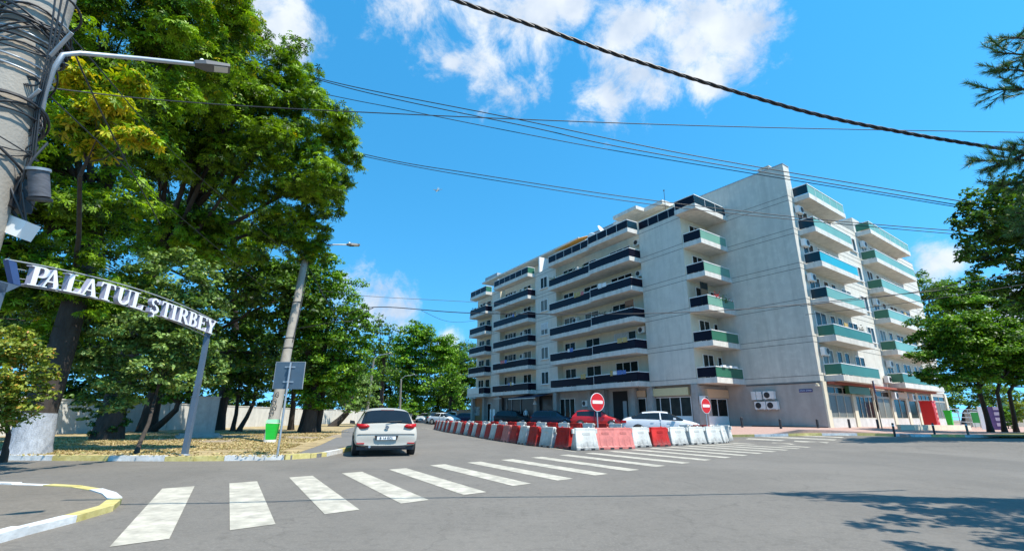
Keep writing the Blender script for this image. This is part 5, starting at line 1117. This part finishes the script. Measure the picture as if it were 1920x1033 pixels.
# ------------------------------------------------------------ trees
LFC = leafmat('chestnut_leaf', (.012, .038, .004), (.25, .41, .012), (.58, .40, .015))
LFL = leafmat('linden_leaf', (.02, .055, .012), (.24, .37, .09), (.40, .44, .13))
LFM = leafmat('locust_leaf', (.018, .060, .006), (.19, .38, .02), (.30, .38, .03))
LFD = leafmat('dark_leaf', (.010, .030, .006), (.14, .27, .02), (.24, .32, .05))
LFB = leafmat('bush_leaf', (.05, .10, .012), (.34, .38, .05), (.55, .22, .06))
LFP = leafmat('pine_needle', (.02, .06, .02), (.14, .26, .06), (.16, .14, .05), tr=.1)
mBARK = mat('bark', (.045, .035, .028), .95, .35, 8, .8, 25, stretch=(1, 1, .25))
mBARKG = mat('grey_bark', (.13, .11, .09), .95, .3, 8, .8, 25, stretch=(1, 1, .25))
def unit(n): v = RNG.normal(size=(n, 3)); return v/np.linalg.norm(v, axis=1)[:, None]
def leaves(lobes, size, dens=1., fan=0, tone=(.15, .85), accent=.02, clump=.42, droop=.3):
    """leaf faces for lobes [(centre, radius, squash, accent)], clustered on sub-clumps"""
    C = []; N = []; AC = []; TN = []
    for lb in lobes:
        c, r = np.array(lb[0]), lb[1]; sq = lb[2] if len(lb) > 2 and lb[2] else .85; ac_ = lb[3] if len(lb) > 3 else accent
        nc = max(8, int(24*(dens**.3))); d = unit(nc); cc = c+d*r*RNG.uniform(.35, .95, (nc, 1))*np.array([1, 1, sq]); cr_ = r*clump*RNG.uniform(.55, 1.15, nc)
        ctn = RNG.uniform(-.22, .22, nc)
        area = 4*PI*r*r; nl = int(area*2.9*dens/(size*size*(1 if not fan else 1.7))); idx = RNG.integers(0, nc, nl)
        u = unit(nl); u[:, 2] = np.abs(u[:, 2])*.8+u[:, 2]*.2; p = cc[idx]+u*(cr_[idx]*RNG.uniform(.55, 1.05, nl))[:, None]*np.array([1, 1, .9])
        C.append(p); nn = u*.5+np.array([0, 0, .55])+RNG.normal(size=(nl, 3))*.42; N.append(nn/np.linalg.norm(nn, axis=1)[:, None]); AC.append(np.where(RNG.random(nl) < ac_, 1., 0.)); TN.append(ctn[idx])
    C = np.concatenate(C); N = np.concatenate(N); AC = np.concatenate(AC); TN = np.concatenate(TN); n = len(C)
    t = unit(n); t -= N*(t*N).sum(1)[:, None]; t /= np.linalg.norm(t, axis=1)[:, None]; b = np.cross(N, t)
    s = size*RNG.uniform(.7, 1.25, n)[:, None]; tn = np.clip(RNG.uniform(*tone, n)+TN, .0, .8); tn = np.where(AC > 0, RNG.uniform(.86, 1., n), tn)
    if not fan:
        V = np.stack([C-t*s*.55, C-b*s*.33+N*s*.05, C+t*s*.55-N*s*droop*.4, C+b*s*.33+N*s*.05], 1).reshape(-1, 3); k = n
    else:
        out = []
        for j in range(fan):
            a = -2.2+4.4*j/(fan-1); L_ = s*(1-.22*abs(a)/2.2); d = t*math.cos(a)+b*math.sin(a); e = -t*math.sin(a)+b*math.cos(a)
            tip = C+d*L_-N*L_*droop; mid = C+d*L_*.62-N*L_*droop*.25
            out.append(np.stack([C, mid-e*L_*.17, tip, mid+e*L_*.17], 1))
        V = np.stack(out, 1).reshape(-1, 3); k = n*fan; tn = np.repeat(tn, fan)
    return V, tn, k
def crown(V, tn, k, name, m, parent, O):
    V = V-np.array(O); me = bpy.data.meshes.new(name); me.vertices.add(4*k); me.vertices.foreach_set('co', V.astype(np.float32).ravel())
    me.loops.add(4*k); me.loops.foreach_set('vertex_index', np.arange(4*k, dtype=np.int32)); me.polygons.add(k); me.polygons.foreach_set('loop_start', np.arange(0, 4*k, 4, dtype=np.int32))
    try: me.polygons.foreach_set('loop_total', np.full(k, 4, dtype=np.int32))
    except Exception: pass
    me.update(calc_edges=True); a = me.attributes.new('tone', 'FLOAT', 'FACE'); a.data.foreach_set('value', tn.astype(np.float32)); me.materials.append(m)
    o = bpy.data.objects.new(name, me); COL.objects.link(o); o.parent = parent; return o
def tree(lab, base, lobes, r0, size, lm, name='tree', cat='tree', dens=1., fan=0, bark=None, group=None, fork=None, tone=(.15, .8), accent=.02, white=0, limbs=9, lean=None, clump=.42, ivy=False):
    """lobes: (px, py, depth, radius[, squash, accent]) ; trunk rises from base to the crown's middle"""
    base = np.array([float(c) for c in base]); o = thing(name, lab, cat, base, 0, group); O = base
    L_ = [(at(l[0], l[1], l[2]), l[3])+tuple(l[4:]) for l in lobes]
    cen = np.mean([l[0] for l in L_], 0); zl = min(l[0][2]-l[1] for l in L_); top = max(l[0][2] for l in L_)
    f = np.array(fork) if fork is not None else np.array([base[0]*.8+cen[0]*.2, base[1]*.8+cen[1]*.2, max(base[2]+1.5, zl+(top-zl)*.25)])
    mb = MB(); v = lambda p: Vector(np.array(p)-O); tp = base+(f-base)*.5; tp = tp+np.array(lean if lean is not None else (.05, .03, 0))
    mb.tube([v(base-np.array([0, 0, .2])), v(base+(f-base)*.04), v(base+(f-base)*.15), v(tp), v(f)], [r0*1.45, r0*1.25, r0*1.02, r0*.85, r0*.7], 14)
    up = f+np.array([(cen[0]-f[0])*.6, (cen[1]-f[1])*.6, (top-f[2])*.7]); mb.tube([v(f), v((f+up)/2+np.array([.2, -.1, 0])), v(up)], [r0*.68, r0*.45, r0*.15], 9)
    order = sorted(range(len(L_)), key=lambda i: -L_[i][1])[:limbs]
    for i in order:
        c = L_[i][0]; s = f+(up-f)*random.uniform(0, .5); m1 = s*.55+c*.45+np.array([0, 0, -.12*np.linalg.norm(c-s)]); mb.tube([v(s), v(m1), v(c)], [r0*.38, r0*.22, r0*.07], 7)
        for _ in range(3): e = c+unit(1)[0]*L_[i][1]*.8; mb.tube([v(c*.4+m1*.6), v(c*.6+e*.4), v(e)], [r0*.12, r0*.07, .01], 5)
    mb.build('trunk', bark or mBARK, o)
    if white: mb = MB(); mb.tube([v(base-np.array([0, 0, .1])), v(base+(f-base)*.04*1), v(base+(f-base)/(f[2]-base[2])*white)], [r0*1.47, r0*1.27, r0*1.08], 14); mb.build('whitewash', mWALLT, o)
    V, tn, k = leaves(L_, size, dens, fan, tone, accent, clump); crown(V, tn, k, 'crown', lm, o, O)
    if ivy:
        lo = [(base+(f-base)*t, r0*1.3, 1.6) for t in (.03, .1, .2, .3, .42)]; V, tn, k = leaves(lo, .12, 2.2, 0, (.0, .4)); crown(V, tn, k, 'ivy', LFD, o, O)
    return o, k
def wl(x, y, z, r):
    v = np.array([x, y, z])-CO; zc = float(v@cf); return (960+F*float(v@cr)/zc, 516.5-F*float(v@cu)/zc, zc, r)
mWALLT = mat('trunk_whitewash', (.33, .35, .38), .95, .3, 14, .8, 30, stretch=(1, 1, .3))
K = 0
G = lambda x, y: gnd(x, y, .13)
CT = 'big park trees on the left'
b1 = G(50, 850)
o, k = tree('huge chestnut with whitewashed trunk foot, nearest the camera at left', b1,
 [(60,70,15,2.4),(190,30,16,2.3),(320,50,17,2.2),(430,40,18.5,1.5,.8,.10),(-60,250,14,2.5),(110,240,14.5,1.7),(250,200,16,1.8),(60,420,15,2.0),(190,400,16,2.0),(60,560,16,1.6),(-30,480,14.5,2),(380,130,18,1.8,.8,.08),(210,560,16.5,1.5),(340,-60,17,2.2),(90,640,15.4,1.0),(150,545,14.6,1.2),(20,380,14.4,1.4),(150,-100,16,2.6)],
 .41, .185, LFC, 'chestnut_tree', dens=.62, fan=6, group=CT, fork=(b1[0]+.1, b1[1]+.1, 6.5), white=1.15, accent=.008, tone=(.0, .85)); K += k
b2 = G(200, 824)
o, k = tree('ivy-clad chestnut whose broad crown reaches furthest into the open sky', b2,
 [(430,60,22,1.7,.8,.08),(420,130,22,2.4),(500,190,23,2.2),(548,120,24,1.15,1.2),(565,180,24,1.5),(600,240,24,1.7),(640,262,25,1.3),(655,300,25,.9,.7),(470,300,23,2.6),(590,330,24,2.1),(380,330,23,2.6),(530,420,25,2.3),(300,280,22,2.5),(595,410,25.5,1.4),(420,470,25,2.6),(330,450,24,2.5),(430,220,22,2.4),(330,170,22,2.2),(590,480,26,1.0),(640,345,25.5,.8)],
 .50, .21, LFC, 'chestnut_tree', dens=.72, fan=6, group=CT, fork=(b2[0], b2[1], 7.5), ivy=True, limbs=12, accent=.006, tone=(.0, .85)); K += k
b3 = G(275, 809)
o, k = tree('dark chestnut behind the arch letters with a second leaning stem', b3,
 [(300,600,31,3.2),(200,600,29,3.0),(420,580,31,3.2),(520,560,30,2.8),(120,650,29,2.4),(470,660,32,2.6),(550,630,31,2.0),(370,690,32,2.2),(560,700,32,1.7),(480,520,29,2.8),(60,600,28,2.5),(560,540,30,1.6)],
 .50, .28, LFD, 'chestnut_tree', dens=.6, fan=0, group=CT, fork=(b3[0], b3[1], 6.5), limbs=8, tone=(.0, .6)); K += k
# yellowing spray of chestnut leaves close to the pole
o, k = tree('low chestnut bough with yellow autumn leaves beside the lamp arm', (b1[0], b1[1], 5.2), [(150,160,12,.7,.5,.6),(200,215,12,.75,.45,.75),(250,258,12,.6,.45,.7),(130,235,12,.6,.5,.5),(250,160,12.5,.5,.5,.3),(180,280,12.5,.6,.5,.3)], .07, .22, LFC, 'chestnut_bough', 'branch', dens=.9, fan=6, fork=at(150, 330, 12.5), limbs=6, accent=.5, group=None); K += k
T1o = [q for q in COL.objects if q.get('label', '').startswith('huge chestnut')][0]
for ch in kids(o): ch.parent = T1o; ch.location = o.location-T1o.location; ch.name = 'bough' if ch.name.startswith('trunk') else 'yellow_leaves'
bpy.data.objects.remove(o)
bs = G(255, 851)
o, k = tree('slim young linden with pale leaves in front of the wall, left of the arch post', bs, [(330,640,16.6,1.15),(270,620,16.2,1.15),(400,705,17,.75),(230,740,16,.9),(300,600,16.4,1.5),(350,545,16.8,1.1),(250,690,16,1.3),(375,650,17,1.0),(320,700,16.2,1.1),(175,700,16,.9),(395,580,17,.8),(290,510,16.8,.95),(210,640,16,1.0),(390,520,17.4,.75),(160,760,16,.6),(345,480,17,.6)], .06, .13, LFL, 'linden_tree', dens=.62, fork=at(292, 742, 16.2), accent=.10, tone=(.05, .8), limbs=8, clump=.36); K += k
o, k = tree('bushy yellow-green shrub with a few red leaves at the far left edge', at(10, 850, 11.8), [(20,700,11,.75,.8,.12),(50,660,11.2,.6,.8,.08),(-30,680,11,.8,.8,.1),(40,745,11,.55,.8,.1),(5,780,11,.6),(80,700,11.2,.35),(-40,780,11,.7),(30,632,11.4,.35),(90,740,11.2,.2)], .06, .085, LFB, 'shrub', 'shrub', dens=.75, fork=at(10, 780, 11.6), accent=.06, tone=(.1, .8)); K += k
LT = 'slender trees before the park wall'
for lab, bx, by, dx, dy, zc, r in (('thin straight tree before the wall, left of its leaning neighbour', 436, 808, 446, 745, 36, .16), ('thin tree leaning right beside the straight one before the wall', 447, 809, 475, 755, 35, .17), ('straight dark tree just right of the leaning lamp pole', 545, 806, 551, 720, 38, .22), ('leaning second stem crossing the wall right of the thick dark trunk', 283, 809, 330, 768, 31.5, .24)):
    b = G(bx, by); o, k = tree(lab, b, [(dx+random.uniform(-12, 20), dy-28, zc, 1.5), (dx+20, dy-60, zc, 1.9), (dx-30, dy-50, zc, 1.6)], r, .26, LFD, dens=.45, fork=at(dx, dy, zc), group=LT, limbs=3, tone=(.1, .7)); K += k
b = G(578, 811)
o, k = tree('broad light green locust tree with clustered stems, right of the leaning lamp pole', b, [(610,520,33,1.9),(585,560,33,2.2),(640,570,34,2.2),(665,610,34,1.5),(600,620,33,2.6),(650,660,34,2.0),(570,640,32,2.0),(680,590,34.5,.9),(615,690,33,2.3),(580,700,32,1.8),(660,700,34,1.6),(640,740,34,1.4),(690,640,35,.8),(600,755,33,1.2,.6),(555,500,32,1.2),(600,480,33,1.0),(565,740,32,1.0)], .42, .20, LFM, 'locust_tree', dens=.62, fork=at(592, 720, 33), limbs=12, accent=.05, clump=.38, tone=(.1, .8)); K += k
for lab, bx in (('second stem of the locust clump beside the green bin', 566), ('rightmost stem of the locust clump', 593)):
    b = G(bx, 810); o, k = tree(lab, b, [(bx+20, 690, 33, 1.2), (bx+5, 715, 33, 1.1)], .26, .22, LFM, 'locust_tree', dens=.4, fork=at(bx+12, 735, 33.5), limbs=2, group='stems of the locust clump'); K += k
b = (-24.0, 62, .13)
o, k = tree('dark tree leaning strongly right over the wall end', at(622, 801, 52), [(650,745,54,2.4),(675,730,55,2.0),(640,720,54,2.0),(660,765,53,1.3),(690,752,56,1.5)], .42, .30, LFL, dens=.5, fork=at(652, 772, 53), limbs=4, tone=(.2, .8)); K += k
# distant trees behind the street end
FT = 'distant trees closing the street'
bq = G(408, 806)
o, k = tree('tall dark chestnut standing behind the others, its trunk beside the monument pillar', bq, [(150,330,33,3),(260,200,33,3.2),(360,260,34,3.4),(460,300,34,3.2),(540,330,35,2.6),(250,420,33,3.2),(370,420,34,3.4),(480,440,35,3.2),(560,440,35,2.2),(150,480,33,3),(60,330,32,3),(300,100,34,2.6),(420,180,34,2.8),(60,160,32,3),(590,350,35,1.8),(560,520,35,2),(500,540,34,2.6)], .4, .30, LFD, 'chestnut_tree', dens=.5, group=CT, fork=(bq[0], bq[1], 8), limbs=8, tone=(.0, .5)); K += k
far = [('sparse tall tree left of the distant lamp pole', (712, 790), 66, [(712,615,66,2.2),(700,650,66,2.4),(725,660,66,2.2),(715,700,66,3),(735,625,67,1.4)], LFD, .38, .3),
 ('tallest distant tree with a rounded bright crown, right of the distant pole', (775, 785), 84, [(780,625,84,2.6),(830,655,85,3.4),(845,680,86,3.2),(775,635,84,3.6),(800,640,84,3.4),(755,655,84,3),(810,670,85,4),(770,690,84,4.2),(745,700,84,3.4),(790,720,84,4),(770,745,84,3.2),(745,765,84,2.4),(795,765,84,2.6)], LFM, 1.0, .35),
 ('wide dark tree behind the tallest distant one', (735, 785), 92, [(735,720,92,4.5),(705,740,90,4),(760,750,92,4),(725,760,92,3),(690,700,88,3.6),(715,680,90,4),(745,670,90,4),(700,765,88,2.6),(720,775,90,2.2),(680,740,88,3)], LFD, .7, .35),
 ('dense dark tree closing the view beside the block', (850, 783), 96, [(865,675,98,4.2),(885,700,98,3.6),(830,690,96,4.5),(860,710,97,4.5),(820,730,95,4.5),(850,745,96,4.5),(875,740,97,4),(800,755,95,3.5),(835,765,95,3),(812,775,95,2),(870,770,96,3),(845,670,98,3.4)], LFD, 1.0, .35),
 ('small bright yellow-green tree before the dense dark one', (842, 785), 80, [(845,715,80,2.4),(855,735,80,2.2),(835,735,80,2),(848,695,80,1.6),(858,760,80,1.6)], LFM, .7, .28),
 ('low leafy shrub above the roof of the silver hatchback', (765, 788), 76, [(762,765,76,1.6),(772,772,76,1.2),(752,774,76,1.2)], LFM, .6, .22)]
for lab, (bx, by), zc, lob, lm, dn, sz in far:
    p = at(bx, by, zc); o, k = tree(lab, (p[0], p[1], .1), lob, .35, sz*1.15, lm, dens=dn*.75, group=FT, limbs=6, tone=(.1, .85)); K += k
BT = 'dark trees behind the park wall'
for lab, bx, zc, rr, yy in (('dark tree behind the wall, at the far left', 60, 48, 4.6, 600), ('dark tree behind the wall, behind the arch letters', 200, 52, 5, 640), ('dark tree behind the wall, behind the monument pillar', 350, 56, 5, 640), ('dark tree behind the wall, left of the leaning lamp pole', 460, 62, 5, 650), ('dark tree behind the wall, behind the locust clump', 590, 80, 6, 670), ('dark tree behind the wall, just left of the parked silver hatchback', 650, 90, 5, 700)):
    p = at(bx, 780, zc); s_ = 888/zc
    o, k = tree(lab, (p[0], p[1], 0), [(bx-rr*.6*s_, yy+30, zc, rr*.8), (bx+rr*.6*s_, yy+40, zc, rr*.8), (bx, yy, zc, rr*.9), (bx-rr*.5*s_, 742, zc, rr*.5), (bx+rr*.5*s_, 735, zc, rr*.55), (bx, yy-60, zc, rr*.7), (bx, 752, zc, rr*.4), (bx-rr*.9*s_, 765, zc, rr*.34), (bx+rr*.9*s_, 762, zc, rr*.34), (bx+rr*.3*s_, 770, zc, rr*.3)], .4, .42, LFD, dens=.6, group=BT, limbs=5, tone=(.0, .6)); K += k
# street trees at the right
ST = 'street trees on the right-hand verge'
b = gnd(1858, 809, .15); z0 = b[1]/math.cos(PITCH)
o, k = tree('full green street tree right of the block, leftmost of the verge trees', b, [(1800,590,31,2.2),(1850,600,31,2.4),(1760,620,30,1.9),(1830,650,30,2.6),(1880,650,31,2.4),(1745,650,30,1.3),(1780,690,30,1.9),(1870,695,31,1.6),(1820,700,30,1.7),(1775,715,29.5,.9,.6),(1800,550,31,1.3),(1850,555,31,1.3),(1725,668,29.5,.9,.5),(1740,708,29.5,.9,.5),(1880,575,31,1.2),(1830,530,31,.7),(1790,640,30.5,1.8),(1850,690,31,1.6),(1805,670,29.5,1.6),(1850,640,30,1.6)], .17, .17, LFD if 0 else LFM, 'street_tree', dens=.72, group=ST, fork=at(1838, 740, 31), limbs=10, tone=(.0, .75), clump=.36); K += k
for lab, bx, lob in (('second street tree from the left, its trunk beside the purple banner', 1884, [(1900,640,30,2.2),(1915,690,30,1.7),(1935,600,30,1.8)]), ('third street tree from the left, before the green netted fence', 1906, [(1950,660,31,2.4),(1930,700,31,1.6),(1960,700,31,1.7)])):
    b = gnd(bx, 809, .15); o, k = tree(lab, b, lob+[(bx+8, 660, 30.5, 1.7), (bx-5, 700, 30.5, 1.2)], .14, .18, LFM, 'street_tree', dens=.6, group=ST, fork=at(bx-14, 735, 30), limbs=4, tone=(.0, .7)); K += k
p = at(1745, 780, 74); o, k = tree('tree crown showing behind the right end of the block', (p[0], p[1], .3), [(1745,545,74,3.6),(1775,560,74,3.4),(1720,560,74,3),(1800,590,74,4),(1760,620,74,4)], .4, .36, LFD, dens=.55, limbs=4); K += k
p = at(1800, 780, 62); o, k = tree('low tree behind the grey railing at right', (p[0], p[1], .3), [(1800,745,62,2.6),(1840,735,62,2.8),(1770,755,62,1.8),(1880,745,62,2.6),(1905,755,60,2)], .25, .3, LFD, dens=.55, limbs=4); K += k
for lab, bx, yy in (('light green shrub between the verge tree trunks', 1889, 778), ('rusty green shrub above the netted fence', 1905, 768)):
    p = at(bx, 795, 44); o, k = tree(lab, (p[0], p[1], .4), [(bx,yy,44,.9),(bx+4,yy+14,44,.7),(bx-3,yy-8,44,.5)], .04, .16, LFB if bx > 1895 else LFM, 'shrub', 'shrub', dens=.8, limbs=3); K += k
# big linden standing to the right, only its left side in view
o, k = tree('big dark linden reaching in from the right edge over the street', (31, 21.3, .45), [(1905,365,23.8,1.3),(1850,390,23.79,1.32),(1900,420,23.79,2.28),(1830,420,23.18,1.08),(1850,470,23.79,1.2),(1900,510,23.79,1.8),(1820,470,23.18,0.84),(1925,570,23.79,1.2),(1960,460,23.79,2.88),(2040,380,23.79,3.6),(2050,540,23.18,3.12),(2160,450,23.18,3.6),(2130,250,23.18,3.6),(2250,350,23.18,3.6)], .35, .19, LFD, 'linden_tree', dens=.6, fork=(30.5, 21.3, 5), limbs=12, tone=(.0, .6), clump=.34); K += k
# pine: long needles in tufts
def pine(lab, base, twigs):
    o = thing('pine_tree', lab, 'tree', base); O = np.array([float(c) for c in base]); mb = MB(); mb.tube([(0, 0, -.2), (.1, 0, 4), (-.1, 0, 9), (0, 0, 13)], [.28, .24, .16, .05], 12); Vs = []; Ts = []
    for (x0, y0, z0, x1, y1, z1) in twigs:
        a = at(x0, y0, z0)-O; b = at(x1, y1, z1)-O; st = np.array([.0, 0, a[2]-.6]); mb.tube([Vector(st), Vector((st+a)/2+np.array([0, 0, .1])), Vector(a), Vector(b)], [.07, .05, .03, .008], 6)
        tips = [(b, b-a)]
        for _ in range(16):
            t = RNG.uniform(.05, .95); q = a+(b-a)*t; d = (b-a)/np.linalg.norm(b-a)+unit(1)[0]*.85; L_ = RNG.uniform(.15, .42); e = q+d/np.linalg.norm(d)*L_; mb.tube([Vector(q), Vector(e)], [.008, .004], 4); tips.append((e, e-q))
        for e, d in tips:
            d = d/np.linalg.norm(d); n = 90; base_ = e-d*RNG.uniform(0, .22, (n, 1)); dirs_ = unit(n)*.75+d; dirs_ /= np.linalg.norm(dirs_, axis=1)[:, None]; L_ = RNG.uniform(.07, .13, (n, 1)); w = np.cross(dirs_, unit(n)); w = w/np.linalg.norm(w, axis=1)[:, None]*.0035
            Vs.append(np.stack([base_-w, base_+w, base_+dirs_*L_+w*.3, base_+dirs_*L_-w*.3], 1).reshape(-1, 3)); Ts.append(RNG.uniform(.1, .8, n))
    mb.build('trunk', mBARK, o); V = np.concatenate(Vs); tn = np.concatenate(Ts); crown(V, tn, len(tn), 'crown', LFP, o, (0, 0, 0)); return o
tw = [(1985,75,8.0,1875,70,7.8),(1990,110,8.0,1862,98,7.8),(1985,165,8.0,1850,170,7.8),(1980,140,8,1880,130,7.8),(1975,270,7.8,1840,320,7.6),(1970,300,7.8,1818,302,7.6),(1980,330,7.8,1870,350,7.6),(1980,280,7.8,1895,270,7.6),(1990,400,7.8,1900,400,7.6),(1985,420,7.8,1915,425,7.6)]
for i in range(26): tw.append((2190+random.uniform(-60, 200), random.uniform(-200, 450), 7.6, 2060+random.uniform(-20, 150), random.uniform(-250, 450), 7.2))
pine('pine tree reaching long-needled twigs in from the top right edge', (12.2, 4.6, .1), tw)
o, k = tree('off-frame tree whose leafy shadow falls across the road at lower right', (12.4, 3.2, .1), [wl(7.8,3.8,5,.55), wl(7.3,2.9,4.8,.55), wl(6.7,3.6,5.2,.4), wl(8.6,4.4,5,.55), wl(8.2,3.2,4.6,.55), wl(7.6,4.9,5.3,.45), wl(6.9,4.6,5.2,.3), wl(8.2,4.9,4.7,.5), wl(8.1,5.9,5.0,.55), wl(8.9,5.2,5.2,.8), wl(9.6,4.6,4.8,.8), wl(9.0,4.0,4.2,.7), wl(10.3,5.4,5.6,.9), wl(10.6,4.0,5.4,.9), wl(11.4,5.2,5.8,.9), wl(9.9,3.1,4.6,.7), wl(11.2,2.6,5,1)], .16, .10, LFD, dens=.5, limbs=6, clump=.34); K += k
# creeping litter: fallen leaves and dry tufts on the lawn
def litter(name, lab, n, area, m, s, zf, sp=.6):
    P = []; T_ = []
    for _ in range(n):
        x, y = area(); P.append((x, y, zf(x, y)+.012)); T_.append(random.random())
    P = np.array(P); k = len(P); t = unit(k); t[:, 2] *= sp; b = np.cross(t, unit(k)); b /= np.linalg.norm(b, axis=1)[:, None]; ss = s*RNG.uniform(.6, 1.5, (k, 1))
    V = np.stack([P-t*ss, P-b*ss*.4, P+t*ss+np.array([0, 0, s*.4]), P+b*ss*.4], 1).reshape(-1, 3); V[:, 2] = np.maximum(V[:, 2], .13); o = crown(V, np.array(T_), k, name, m, None, (0, 0, 0)); o['label'] = lab; o['category'] = name.replace('_', ' '); o['kind'] = 'stuff'
LFS = leafmat('dry_grass_blade', (.24, .17, .07), (.56, .43, .21), (.20, .22, .06), tr=.1)
def lawn_area():
    while True:
        y = random.triangular(13.9, 40, 16); x = random.uniform(-22, -6.2)
        edge = -6.6 if y < 16 else (-7.4-(y-16)*.23)
        if x < edge and x/y > -1.25 and math.sin(x*1.7+math.sin(y*.9)*2)+math.sin(y*1.3+x*.4)+random.uniform(-1.2, 1.2) > -.5: return x, y
litter('dry_grass', 'short straw-coloured dry grass covering the ground under the trees', 26000, lawn_area, LFS, .05, lambda x, y: .13)
print('leaf quads', K)
